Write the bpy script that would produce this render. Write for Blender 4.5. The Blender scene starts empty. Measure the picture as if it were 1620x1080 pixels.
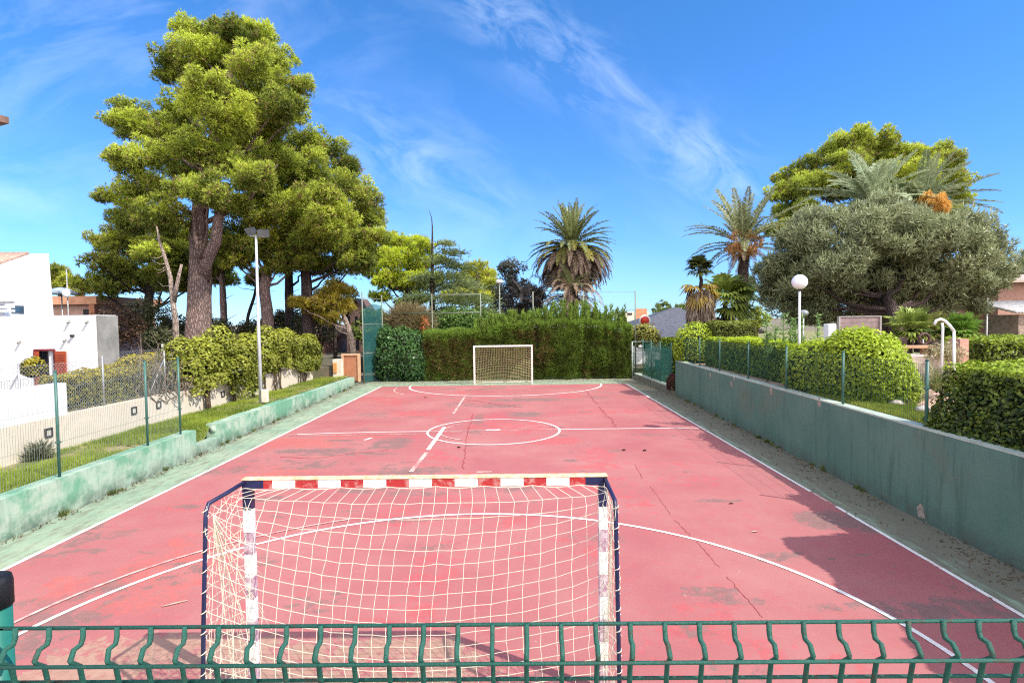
import bpy, math, random
import numpy as np
from mathutils import Matrix, Vector

S = bpy.context.scene
COL = S.collection
rad = math.radians

# ------------------------------------------------------------------ camera
FPX, CAMH = 880.0, 3.3                      # focal length in pixels of a 1620 px wide frame, eye height above the court
def unit(v):
    v = np.array(v, float); return v / np.linalg.norm(v)
_Y = unit((9.4, 33.2, FPX))
_X = np.array((math.cos(0.0135), math.sin(0.0135), 0.0)); _X = unit(_X - _Y * _X.dot(_Y))
_Z = np.cross(_X, _Y); _Z = unit(_Z if _Z[1] > 0 else -_Z)
WM = np.stack([_X, _Y, _Z])                 # world axes in camera terms (right, up, forward)
def ray(px, py): return WM @ np.array((px - 810.0, 540.0 - py, FPX))
def at(px, py, Y):                          # point seen at a pixel, at distance Y down the court
    d = ray(px, py); t = Y / d[1]; return d * t + np.array((0, 0, CAMH))
def atx(px, py, X):
    d = ray(px, py); t = X / d[0]; return d * t + np.array((0, 0, CAMH))
def gnd(px, py, z=0.0):
    d = ray(px, py); t = (z - CAMH) / d[2]; return d * t + np.array((0, 0, CAMH))

cd = bpy.data.cameras.new('camera'); cam = bpy.data.objects.new('camera', cd); COL.objects.link(cam)
R = Matrix([[WM[i][0], WM[i][1], -WM[i][2]] for i in range(3)])
cam.matrix_world = Matrix.Translation((0, 0, CAMH)) @ R.to_4x4()
cd.sensor_fit = 'HORIZONTAL'; cd.sensor_width = 36.0; cd.lens = 36.0 * FPX / 1620.0
cd.clip_start = 0.05; cd.clip_end = 3000
S.camera = cam

# ------------------------------------------------------------------ light
SUN = unit((1.62, -0.96, 1.98))             # towards the sun, measured from the goal's shadow
elev = math.asin(SUN[2]); azim = math.atan2(SUN[0], SUN[1])
sd = bpy.data.lights.new('sun', 'SUN'); sd.energy = 3.75; sd.angle = rad(0.53); sd.color = (1.0, 0.95, 0.86)
so = bpy.data.objects.new('sun', sd); COL.objects.link(so)
so.rotation_euler = Vector(-SUN).to_track_quat('-Z', 'Y').to_euler()
S.view_settings.view_transform = 'Standard'; S.view_settings.look = 'None'
S.view_settings.exposure = 0.66; S.view_settings.gamma = 1.0
try: S.view_settings.use_curve_mapping = False
except Exception: pass
S.cycles.max_bounces = 6; S.cycles.diffuse_bounces = 3; S.cycles.glossy_bounces = 2
S.cycles.transmission_bounces = 4; S.cycles.transparent_max_bounces = 12
S.cycles.caustics_reflective = False; S.cycles.caustics_refractive = False
S.cycles.use_denoising = False; S.cycles.filter_width = 1.15

class NT:
    """small wrapper that adds nodes and links them"""
    def __init__(s, nt): s.nt = nt; nt.nodes.clear()
    def __call__(s, typ, ins=None, **kw):
        n = s.nt.nodes.new(typ)
        for k, v in kw.items(): setattr(n, k, v)
        for k, v in (ins or {}).items():
            sock = n.inputs[k]
            if isinstance(v, bpy.types.NodeSocket): s.nt.links.new(v, sock)
            elif isinstance(v, bpy.types.Node): s.nt.links.new(v.outputs[0], sock)
            else:
                if isinstance(v, (tuple, list)) and len(v) == 3 and sock.type == 'RGBA': v = (*v, 1)
                sock.default_value = v
        return n
    def math(s, op, a, b=0.0, c=0.0, clamp=False):
        return s('ShaderNodeMath', {0: a, 1: b, 2: c}, operation=op, use_clamp=clamp).outputs[0]
    def mix(s, f, a, b, blend='MIX'):
        n = s('ShaderNodeMix', data_type='RGBA', blend_type=blend)
        for i, v in ((0, f), (6, a), (7, b)):
            if isinstance(v, bpy.types.NodeSocket): s.nt.links.new(v, n.inputs[i])
            elif isinstance(v, (tuple, list)): n.inputs[i].default_value = (*v[:3], 1)
            else: n.inputs[i].default_value = v
        return n.outputs[2]
    def noise(s, vec, scale, detail=4, rough=0.55, dist=0.0):
        return s('ShaderNodeTexNoise', {'Vector': vec, 'Scale': scale, 'Detail': detail, 'Roughness': rough, 'Distortion': dist}).outputs[0]
    def rng(s, v, a, b, c=0.0, d=1.0):
        return s('ShaderNodeMapRange', {0: v, 1: a, 2: b, 3: c, 4: d}, clamp=True).outputs[0]

w = bpy.data.worlds.new('World'); S.world = w; w.use_nodes = True
n = NT(w.node_tree)
sky = n('ShaderNodeTexSky', sky_type='NISHITA', sun_disc=False, sun_elevation=elev, sun_rotation=azim,
        air_density=1.0, dust_density=0.1, ozone_density=2.5)
tc = n('ShaderNodeTexCoord').outputs['Generated']
sp = n('ShaderNodeSeparateXYZ', {0: tc})
yy = n.math('ADD', n.math('ABSOLUTE', sp.outputs[1]), 0.08)
u = n.math('DIVIDE', sp.outputs[0], yy); v = n.math('DIVIDE', sp.outputs[2], yy)
def wisp(u0, v0, ang, half, wid, sc, seed, lo, hi, amp):
    ca, sa = math.cos(ang), math.sin(ang)
    du = n.math('SUBTRACT', u, u0); dv = n.math('SUBTRACT', v, v0)
    a = n.math('ADD', n.math('MULTIPLY', du, ca), n.math('MULTIPLY', dv, sa))
    b = n.math('SUBTRACT', n.math('MULTIPLY', dv, ca), n.math('MULTIPLY', du, sa))
    q = n.math('ADD', n.math('POWER', n.math('DIVIDE', a, half), 2.0), n.math('POWER', n.math('DIVIDE', b, wid), 2.0))
    m = n.math('POWER', 2.718, n.math('MULTIPLY', q, -1.0))
    vec = n('ShaderNodeCombineXYZ', {0: n.math('MULTIPLY', a, 0.55), 1: n.math('MULTIPLY', b, 1.3), 2: seed}).outputs[0]
    f = n.noise(vec, sc, 9, 0.62, 0.7)
    return n.math('MULTIPLY', n.math('MULTIPLY', n.rng(f, lo, hi), m), amp)
rear = n.math('MULTIPLY', n.math('MULTIPLY', n.rng(sp.outputs[1], -.02, -.4), n.rng(sp.outputs[2], -.05, .15)), n.rng(n.noise(n('ShaderNodeMapping', {'Vector': tc, 'Scale': (1.5, 1.5, 4)}).outputs[0], 2.2, 7, .6), .30, .58, .35, 1.0))    # bright broken cloud added unseen behind the viewer, to fill the shade
cl = n.math('ADD', 0.0, 0.0)
for args in ((0.04, 0.45, -0.62, 0.30, 0.06, 13, 1.0, 0.42, 0.80, 0.26), (0.29, 0.27, -0.5, 0.13, 0.055, 12, 4.0, 0.40, 0.8, 0.32),
             (-0.20, 0.27, -0.42, 0.26, 0.09, 10, 2.0, 0.42, 0.85, 0.25), (-0.86, 0.22, 0.05, 0.20, 0.07, 6, 3.0, 0.40, 0.8, 0.24),
             (-0.62, 0.45, 0.3, 0.5, 0.2, 5, 6.0, 0.46, 0.9, 0.25), (-0.05, 0.15, 0.0, 0.9, 0.09, 4, 8.0, 0.42, 0.9, 0.15)):
    cl = n.math('MAXIMUM', cl, wisp(*args))
skyc = n.mix(1.0, sky.outputs[0], n.mix(n.rng(sp.outputs[2], 0.0, 0.5), (0.36, 0.58, 1.02), (0.30, 0.70, 1.06)), 'MULTIPLY')
skyc = n.mix(cl, skyc, (8.2, 8.7, 9.6))
skyc = n.mix(rear, skyc, (13.5, 12.8, 12.4))
bg = n('ShaderNodeBackground', {0: skyc, 1: 0.15})
n('ShaderNodeOutputWorld', {0: bg})

# ------------------------------------------------------------------ materials
MATS = {}
def mat(name, col, rough=0.8, var=0.15, scale=3.0, col2=None, bump=0.0, bscale=40.0, metal=0.0, spec=0.3, lo=0.4, hi=0.65, detail=6):
    """plain painted / mineral surface with two octaves of colour wear and a bump"""
    if name in MATS: return MATS[name]
    m = bpy.data.materials.new(name); m.use_nodes = True; n = NT(m.node_tree)
    p = n('ShaderNodeTexCoord').outputs['Object']
    a = n.noise(p, scale, detail, 0.65)
    c2 = col2 if col2 else tuple(max(0, x * (1 - 2 * var)) for x in col)
    c = n.mix(n.rng(a, lo, hi), col, c2)
    b = n.noise(p, scale * 9, 3)
    c = n.mix(n.rng(b, 0.35, 0.75, 0, var), c, tuple(x * 0.55 for x in col))
    ins = {'Base Color': c, 'Roughness': rough, 'Metallic': metal, 'Specular IOR Level': spec}
    if bump:
        ins['Normal'] = n('ShaderNodeBump', {'Strength': bump, 'Distance': 0.02, 'Height': n.noise(p, bscale, 5, 0.7)}).outputs[0]
    n('ShaderNodeOutputMaterial', {0: n('ShaderNodeBsdfPrincipled', ins)})
    MATS[name] = m; return m

def leafmat(name, a, b, trans=0.35, rough=0.55):
    """leaf colour drawn between two greens by the per-leaf attribute 'tint'"""
    if name in MATS: return MATS[name]
    m = bpy.data.materials.new(name); m.use_nodes = True; n = NT(m.node_tree)
    t = n('ShaderNodeAttribute', attribute_name='tint').outputs['Fac']
    c = n.mix(t, a, b)
    d = n('ShaderNodeBsdfPrincipled', {'Base Color': c, 'Roughness': rough, 'Specular IOR Level': 0.25})
    tr = n('ShaderNodeBsdfTranslucent', {0: c})
    n('ShaderNodeOutputMaterial', {0: n('ShaderNodeMixShader', {0: trans, 1: d.outputs[0], 2: tr.outputs[0]})})
    MATS[name] = m; return m

def barkmat(name, a, b, sc=1.0):
    if name in MATS: return MATS[name]
    m = bpy.data.materials.new(name); m.use_nodes = True; n = NT(m.node_tree)
    p = n('ShaderNodeTexCoord').outputs['Object']
    q = n('ShaderNodeMapping', {'Vector': p, 'Scale': (6 * sc, 6 * sc, 1.6 * sc)}).outputs[0]
    vo = n('ShaderNodeTexVoronoi', {'Vector': q, 'Scale': 2.2}, feature='DISTANCE_TO_EDGE').outputs[0]
    no = n.noise(q, 2.5, 6, 0.7)
    c = n.mix(n.rng(vo, 0.0, 0.22), b, n.mix(n.rng(no, 0.35, 0.65), a, tuple(x * 0.6 for x in a)))
    bp = n('ShaderNodeBump', {'Strength': 0.9, 'Distance': 0.05, 'Height': n.math('ADD', n.rng(vo, 0, 0.3), no)}).outputs[0]
    n('ShaderNodeOutputMaterial', {0: n('ShaderNodeBsdfPrincipled', {'Base Color': c, 'Roughness': 0.95, 'Normal': bp, 'Specular IOR Level': 0.1})})
    MATS[name] = m; return m

# ------------------------------------------------------------------ object helpers
def tag(o, label=None, cat=None, group=None, kind=None):
    if label: o['label'] = label
    if cat: o['category'] = cat
    if group: o['group'] = group
    if kind: o['kind'] = kind
    return o
def thing(name, label, cat, loc=(0, 0, 0), group=None):
    o = bpy.data.objects.new(name, None); COL.objects.link(o); o.location = tuple(float(x) for x in loc)
    return tag(o, label, cat, group)
def link(name, me, parent=None, loc=None):
    o = bpy.data.objects.new(name, me); COL.objects.link(o)
    if parent is not None:
        o.parent = parent
        # vertices are written in world space: cancel the parent's offset
        p = parent; off = Vector((0, 0, 0))
        while p is not None: off += p.location; p = p.parent
        if parent.type == 'EMPTY' or off.length > 0: o.location = -off
    return o

class MB:
    """collects simple shapes (world coordinates) into one mesh; every shape can carry a material slot"""
    def __init__(s): s.v = []; s.f = []; s.mi = []; s.sm = []
    def add(s, vs, fs, mi=0, smooth=False):
        o = len(s.v); s.v.extend(tuple(map(float, x)) for x in vs)
        for f in fs: s.f.append(tuple(i + o for i in f)); s.mi.append(mi); s.sm.append(smooth)
        return s
    def box(s, lo, hi, mi=0, bev=0.0):
        (a, b, c), (d, e, f) = lo, hi
        if bev <= 0:
            return s.add([(a, b, c), (d, b, c), (d, e, c), (a, e, c), (a, b, f), (d, b, f), (d, e, f), (a, e, f)],
                         [(3, 2, 1, 0), (4, 5, 6, 7), (0, 1, 5, 4), (1, 2, 6, 5), (2, 3, 7, 6), (3, 0, 4, 7)], mi)
        k = min(bev, (d - a) / 3, (e - b) / 3, (f - c) / 3)
        r = [[(a + k, b, z) , (d - k, b, z), (d, b + k, z), (d, e - k, z), (d - k, e, z), (a + k, e, z), (a, e - k, z), (a, b + k, z)] for z in (c, f - k)]
        t = [(a + 2 * k, b + k, f), (d - 2 * k, b + k, f), (d - k, b + 2 * k, f), (d - k, e - 2 * k, f), (d - 2 * k, e - k, f), (a + 2 * k, e - k, f), (a + k, e - 2 * k, f), (a + k, b + 2 * k, f)]
        vs = r[0] + r[1] + t
        fs = [tuple(range(7, -1, -1)), tuple(range(16, 24))]
        for L in (0, 8): fs += [(L + i, L + (i + 1) % 8, L + 8 + (i + 1) % 8, L + 8 + i) for i in range(8)]
        return s.add(vs, fs, mi)
    def prism(s, poly, z0, z1, mi=0):
        """poly: xy points counter-clockwise; z1 may be a list of top heights"""
        k = len(poly); zt = z1 if isinstance(z1, (list, tuple)) else [z1] * k
        vs = [(x, y, z0) for x, y in poly] + [(x, y, z) for (x, y), z in zip(poly, zt)]
        return s.add(vs, [tuple(range(k - 1, -1, -1)), tuple(range(k, 2 * k))] + [(i, (i + 1) % k, k + (i + 1) % k, k + i) for i in range(k)], mi)
    def slab(s, pts, off, mi=0):
        """flat polygon given thickness along the vector off"""
        k = len(pts); p = [np.array(q, float) for q in pts]; o = np.array(off, float)
        return s.add(p + [q + o for q in p], [tuple(range(k)), tuple(range(2 * k - 1, k - 1, -1))] + [(i, k + i, k + (i + 1) % k, (i + 1) % k) for i in range(k)], mi)
    def tube(s, pts, r, n=8, mi=0, smooth=True, cap=True, jit=0.0, rg=None):
        p = np.array(pts, float); m = len(p)
        r = np.full(m, float(r)) if np.isscalar(r) else np.array(r, float)
        t = np.gradient(p, axis=0); t /= np.linalg.norm(t, axis=1)[:, None] + 1e-12
        ref = np.array((0, 0, 1.0)) if abs(t[:, 2]).mean() < 0.8 else np.array((1.0, 0, 0))
        b = np.cross(t, ref); b /= np.linalg.norm(b, axis=1)[:, None] + 1e-12; c = np.cross(b, t)
        an = np.linspace(0, 2 * np.pi, n, endpoint=False) + np.pi / n
        rr = r[:, None] * np.ones((1, n))
        if jit and rg is not None: rr = rr * (1 + jit * rg.standard_normal((1, n))) * (1 + jit * 0.6 * rg.standard_normal((m, n)))
        V = p[:, None, :] + rr[:, :, None] * (np.cos(an)[None, :, None] * b[:, None, :] + np.sin(an)[None, :, None] * c[:, None, :])
        fs = [(i * n + j, (i + 1) * n + j, (i + 1) * n + (j + 1) % n, i * n + (j + 1) % n) for i in range(m - 1) for j in range(n)]
        if cap: fs += [tuple(range(n)), tuple((m - 1) * n + j for j in range(n - 1, -1, -1))]
        return s.add(V.reshape(-1, 3), fs, mi, smooth)
    def ball(s, c, r, n=16, mi=0, z0=-1.0, z1=1.0):
        r = (r, r, r) if np.isscalar(r) else r; vs = []; k = n // 2 + 1
        for i in range(k):
            z = math.sin(math.pi * (i / (k - 1) - 0.5)); z = max(z0, min(z1, z)); q = math.sqrt(max(0, 1 - z * z))
            vs += [(c[0] + r[0] * q * math.cos(2 * math.pi * j / n), c[1] + r[1] * q * math.sin(2 * math.pi * j / n), c[2] + r[2] * z) for j in range(n)]
        return s.add(vs, [(i * n + j, i * n + (j + 1) % n, (i + 1) * n + (j + 1) % n, (i + 1) * n + j) for i in range(k - 1) for j in range(n)], mi, True)
    def build(s, name, mats, parent=None):
        me = bpy.data.meshes.new(name); me.from_pydata(s.v, [], s.f); me.update()
        for m in (mats if isinstance(mats, (list, tuple)) else [mats]): me.materials.append(m)
        me.polygons.foreach_set('material_index', s.mi); me.polygons.foreach_set('use_smooth', s.sm)
        me.validate(); return link(name, me, parent)

class Cards:
    """thousands of leaf-sized faces, plus solid cores, in numpy arrays"""
    def __init__(s): s.V = []; s.F = []; s.T = []; s.M = []; s.n = 0
    def faces(s, V, k, tint, mi=0):
        """V: (m,k,3)"""
        m = len(V)
        if m == 0: return
        s.V.append(V.reshape(-1, 3)); s.F.append((k, np.arange(m * k).reshape(m, k) + s.n)); s.n += m * k
        s.T.append(np.repeat(np.broadcast_to(tint, (m,)), k)); s.M.append(np.full(m, mi))
    def solid(s, mb, tint=0.0, mi=0):
        V = np.array(mb.v); s.V.append(V)
        for q in sorted(set(map(len, mb.f))):
            f = np.array([x for x in mb.f if len(x) == q]); s.F.append((q, f + s.n)); s.M.append(np.full(len(f), mi))
        s.n += len(V); s.T.append(np.full(len(V), tint))
    def build(s, name, mats, parent=None):
        if not s.n: return None
        V = np.concatenate(s.V); T = np.concatenate(s.T)
        loops = np.concatenate([f.reshape(-1) for k, f in s.F]); sizes = np.concatenate([np.full(len(f), k) for k, f in s.F])
        me = bpy.data.meshes.new(name)
        me.vertices.add(len(V)); me.vertices.foreach_set('co', V.astype(np.float32).reshape(-1))
        me.loops.add(len(loops)); me.loops.foreach_set('vertex_index', loops.astype(np.int32))
        st = np.concatenate([[0], np.cumsum(sizes)[:-1]])
        me.polygons.add(len(sizes)); me.polygons.foreach_set('loop_start', st.astype(np.int32)); me.polygons.foreach_set('loop_total', sizes.astype(np.int32))
        me.polygons.foreach_set('material_index', np.concatenate(s.M).astype(np.int32))
        for m in (mats if isinstance(mats, (list, tuple)) else [mats]): me.materials.append(m)
        a = me.attributes.new('tint', 'FLOAT', 'POINT'); a.data.foreach_set('value', T.astype(np.float32))
        me.update(calc_edges=True); return link(name, me, parent)

def nz(a): return a / (np.linalg.norm(a, axis=-1, keepdims=True) + 1e-9)
def rdir(g, m): return nz(g.standard_normal((m, 3)))
def leaves(C, g, P, N, L, W, tint, rnd=0.8, mi=0, droop=0.0):
    """rhombic leaves at P facing roughly N"""
    m = len(P); nn = nz(N + rnd * rdir(g, m)); t = rdir(g, m); t[:, 2] -= droop; t = nz(t - nn * (t * nn).sum(1, keepdims=True)); b = np.cross(nn, t)
    l = (L * g.uniform(0.7, 1.3, m))[:, None]; w = (W * g.uniform(0.7, 1.3, m))[:, None]
    C.faces(np.stack([P - t * l * .5, P + b * w * .5 - t * l * .08, P + t * l * .5, P - b * w * .5 - t * l * .08], 1), 4, tint, mi)
def tufts(C, g, P, D, L, W, k, spread, tint, mi=0):
    """needle sprays: k thin blades from every P, around direction D"""
    P = np.repeat(P, k, 0); D = np.repeat(D, k, 0); tint = np.repeat(tint, k); m = len(P)
    d = nz(D + spread * rdir(g, m)); b = nz(np.cross(d, rdir(g, m)))
    l = (L * g.uniform(0.6, 1.3, m))[:, None]; W = W * g.uniform(0.7, 1.3, m)[:, None]
    C.faces(np.stack([P - b * W * .5, P + b * W * .5, P + d * l], 1), 3, np.clip(tint + g.normal(0, .1, m), 0, 1), mi)
def puff_pts(g, c, r, m, low=-0.45, shell=0.72):
    d = rdir(g, int(m * 1.8) + 8); d = d[d[:, 2] > low][:m]
    return np.array(c) + d * np.array(r) * g.uniform(shell, 1.05, (len(d), 1)), nz(d / np.array(r))

def vnoise(x, y, seed, sc):
    """smooth value noise for authored wear maps"""
    g = np.random.default_rng(seed); G = g.random((64, 64)); x = np.asarray(x) * sc; y = np.asarray(y) * sc
    i = np.floor(x).astype(int); j = np.floor(y).astype(int); fx = x - i; fy = y - j; fx = fx * fx * (3 - 2 * fx); fy = fy * fy * (3 - 2 * fy)
    q = lambda a, b: G[a % 64, b % 64]
    return (q(i, j) * (1 - fx) + q(i + 1, j) * fx) * (1 - fy) + (q(i, j + 1) * (1 - fx) + q(i + 1, j + 1) * fx) * fy
def fbm(x, y, seed, sc, o=4):
    r = 0; a = 0.5; t = 0
    for k in range(o): r = r + a * vnoise(x, y, seed + k, sc * 2 ** k); t += a; a *= 0.55
    return r / t

# ------------------------------------------------------------------ ground, court, walls
concrete_grey = mat('grey_render', (0.33, 0.31, 0.28), 0.9, 0.18, 2.0, (0.22, 0.21, 0.19), 0.5, 18)
earth = mat('dry_earth', (0.25, 0.19, 0.13), 0.95, 0.25, 1.5, (0.13, 0.12, 0.07), 0.6, 12)
MB().add([(-1500, -1500, -.06), (1500, -1500, -.06), (1500, 1500, -.06), (-1500, 1500, -.06)], [(0, 1, 2, 3)]).build('ground', earth)['kind'] = 'structure'

def court_material():
    m = bpy.data.materials.new('worn_red_court'); m.use_nodes = True; n = NT(m.node_tree)
    p = n('ShaderNodeTexCoord').outputs['Object']
    A = lambda s: n('ShaderNodeAttribute', attribute_name=s).outputs['Fac']
    n1 = n.noise(p, 0.45, 6, 0.6); n2 = n.noise(p, 3.2, 8, 0.68, 0.4); n3 = n.noise(p, 38, 4, 0.7); n4 = n.noise(p, 9.0, 6, 0.7)
    c = n.mix(n.rng(n1, 0.35, 0.7), (0.355, 0.112, 0.114), (0.41, 0.170, 0.158))
    c = n.mix(n.rng(n2, 0.52, 0.72, 0, 0.55), c, (0.43, 0.095, 0.105))
    c = n.mix(n.rng(n4, 0.58, 0.75, 0, 0.35), c, (0.55, 0.24, 0.23))
    c = n.mix(n.rng(n3, 0.5, 0.8, 0, 0.22), c, (0.30, 0.07, 0.08))
    e = n.math('MULTIPLY', n.math('SUBTRACT', n2, 0.5), 2.4); e = n.math('ADD', e, n.math('MULTIPLY', n.math('SUBTRACT', n4, 0.5), 1.6)); e = n.math('ADD', e, n.math('MULTIPLY', n.math('SUBTRACT', n3, 0.5), 0.9))
    for a, col, lo, hi, k in (('red', (0.37, 0.075, 0.08), .35, .62, .6), ('orange', (0.39, 0.095, 0.078), .35, .65, .55), ('gray', (0.17, 0.105, 0.095), .40, .60, .85), ('brown', (0.30, 0.185, 0.135), .42, .58, .88)):
        f = n.rng(n.math('ADD', A(a), n.math('MULTIPLY', e, n.math('MINIMUM', n.math('MULTIPLY', A(a), 3.0), 1.0))), lo, hi, 0, k)
        c = n.mix(f, c, n.mix(n.rng(n4, 0.3, 0.7), col, tuple(min(1, x * 1.45) for x in col)))
    chip = n.math('MULTIPLY', n.rng(n.noise(p, 14, 4, .6, .8), .68, .74), n.math('ADD', n.math('MULTIPLY', A('brown'), 0.9), 0.22))
    c = n.mix(chip, c, (0.62, 0.48, 0.42))
    n('ShaderNodeOutputMaterial', {0: n('ShaderNodeBsdfPrincipled', {'Base Color': c, 'Roughness': 0.85, 'Specular IOR Level': 0.25,
        'Normal': n('ShaderNodeBump', {'Strength': 0.25, 'Distance': 0.01, 'Height': n3}).outputs[0]})})
    return m

CX0, CX1, CY0, CY1 = -7.06, 5.5, 4.2, 28.45
def build_court():
    nx, ny = 250, 480
    X, Y = np.meshgrid(np.linspace(CX0, CX1, nx), np.linspace(CY0, CY1, ny))
    me = bpy.data.meshes.new('court')
    V = np.stack([X, Y, np.zeros_like(X)], -1).reshape(-1, 3)
    i = np.arange(nx * ny).reshape(ny, nx); F = np.stack([i[:-1, :-1], i[:-1, 1:], i[1:, 1:], i[1:, :-1]], -1).reshape(-1, 4)
    me.vertices.add(len(V)); me.vertices.foreach_set('co', V.astype(np.float32).reshape(-1))
    me.loops.add(F.size); me.loops.foreach_set('vertex_index', F.astype(np.int32).reshape(-1))
    me.polygons.add(len(F)); me.polygons.foreach_set('loop_start', (np.arange(len(F)) * 4).astype(np.int32)); me.polygons.foreach_set('loop_total', np.full(len(F), 4, np.int32))
    spots = dict(
        gray=[(620, 701, .62, .75, .75), (500, 713, 1.3, .32, .75), (492, 735, .7, .5, .6), (655, 744, .95, .38, .7), (588, 656, .75, .7, .5), (835, 632, 1.7, .55, .75), (790, 642, 1.1, .5, .65),
              (833, 655, .7, .55, .8), (758, 662, .25, 1.4, .55), (555, 718, 1.6, .16, .6), (885, 632, 1.2, .3, .55), (1330, 822, .75, .45, .95), (1400, 832, .55, .35, .8), (1570, 960, .7, .3, .7), (1480, 965, .8, .22, .6), (420, 885, .35, .3, .4)],
        red=[(878, 697, .75, .5, .9), (660, 654, 1.2, .7, .7), (770, 660, .9, .9, .6), (1000, 650, 1.2, .6, .55), (945, 737, .8, .35, .6), (640, 622, 1.4, .6, .45), (1090, 760, 1.4, .5, .3), (690, 900, .35, 1.2, .5), (640, 990, .5, .6, .5), (1060, 735, .9, .4, .35)],
        orange=[(475, 700, 1.4, .8, .75), (575, 688, 1.5, .5, .55), (440, 745, 1.2, .6, .55), (270, 900, .8, .8, .65), (200, 940, .9, .6, .6), (120, 930, .6, .5, .55), (330, 850, .7, .6, .45)],
        brown=[])
    for k, L in spots.items():
        a = np.zeros_like(X)
        for px, py, rx, ry, s in L:
            g0 = gnd(px, py); a = np.maximum(a, s * np.exp(-((X - g0[0]) / rx) ** 4 - ((Y - g0[1]) / ry) ** 4))
        if k == 'brown':      # bare concrete trodden out behind the near goal
            edge = 5.95 - 0.12 * (X + 3) * (X > -0.6) + 0.25 * (fbm(X, Y, 5, 1.1) - 0.5)
            a = np.clip((edge - Y) / 0.3, 0, 1) * np.clip((X + 5.3) / 0.8, 0, 1) * np.clip((0.1 - X) / 0.9, 0, 1) * (0.35 + 0.75 * fbm(X, Y, 11, 1.6))
            j = np.exp(-((X - 1.6 - (Y - 5) * -0.02) / 0.05) ** 2)
        if k == 'gray': a = np.maximum(a, np.clip((fbm(X * .7, Y, 33, .55, 5) - .58) * 4.5, 0, .50) * np.clip((3.2 - X) / 2, 0, 1)); a = np.maximum(a, np.clip((fbm(X * .35, Y, 35, 2.4, 4) - .66) * 6, 0, .5)); a = np.maximum(a, 0.42 * np.clip((5.52 - X) < 0.35, 0, 1) * fbm(X, Y, 21, 0.8) * 1.2)
        if k == 'red': a = np.maximum(a, np.clip((fbm(X, Y, 39, .5, 5) - .56) * 4, 0, .6))
        at_ = me.attributes.new(k, 'FLOAT', 'POINT'); at_.data.foreach_set('value', a.astype(np.float32).reshape(-1))
    me.materials.append(court_material()); me.update(calc_edges=True)
    tag(link('court', me), kind='structure')
build_court()

def apron_material():
    m = bpy.data.materials.new('green_apron'); m.use_nodes = True; n = NT(m.node_tree)
    p = n('ShaderNodeTexCoord').outputs['Object']; x = n('ShaderNodeSeparateXYZ', {0: p})
    n1 = n.noise(p, 0.9, 7, 0.65); n2 = n.noise(p, 5, 7, 0.7); n3 = n.noise(n('ShaderNodeMapping', {'Vector': p, 'Scale': (5, .7, 1)}).outputs[0], 2.0, 6, .7)
    c = n.mix(n.rng(n1, .35, .65), (0.22, 0.33, 0.23), (0.33, 0.40, 0.28))
    wall = n.math('MAXIMUM', n.rng(x.outputs[0], 5.3, 6.4, .02, .36), n.rng(x.outputs[0], -7.6, -8.3, 0, .12))
    wall = n.math('MAXIMUM', wall, n.rng(x.outputs[1], 28.4, 30.5, .02, .12))
    dirt = n.rng(n.math('ADD', n.math('ADD', n.math('MULTIPLY', n3, .7), n.math('MULTIPLY', n2, .3)), wall), .50, .66)
    c = n.mix(n.math('MULTIPLY', dirt, .8), c, n.mix(n2, (0.11, 0.08, 0.065), (0.21, 0.18, 0.13)))
    c = n.mix(n.rng(n.noise(p, 45, 3), .55, .8, 0, .5), c, (0.14, 0.12, 0.09))
    n('ShaderNodeOutputMaterial', {0: n('ShaderNodeBsdfPrincipled', {'Base Color': c, 'Roughness': .9, 'Specular IOR Level': .2, 'Normal': n('ShaderNodeBump', {'Strength': .3, 'Distance': .01, 'Height': n2}).outputs[0]})})
    return m
MB().add([(-8.9, .9, -.006), (8.2, .9, -.006), (8.2, 31.4, -.006), (-8.9, 31.4, -.006)], [(0, 1, 2, 3)]).build('court_apron', apron_material())['kind'] = 'structure'

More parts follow.
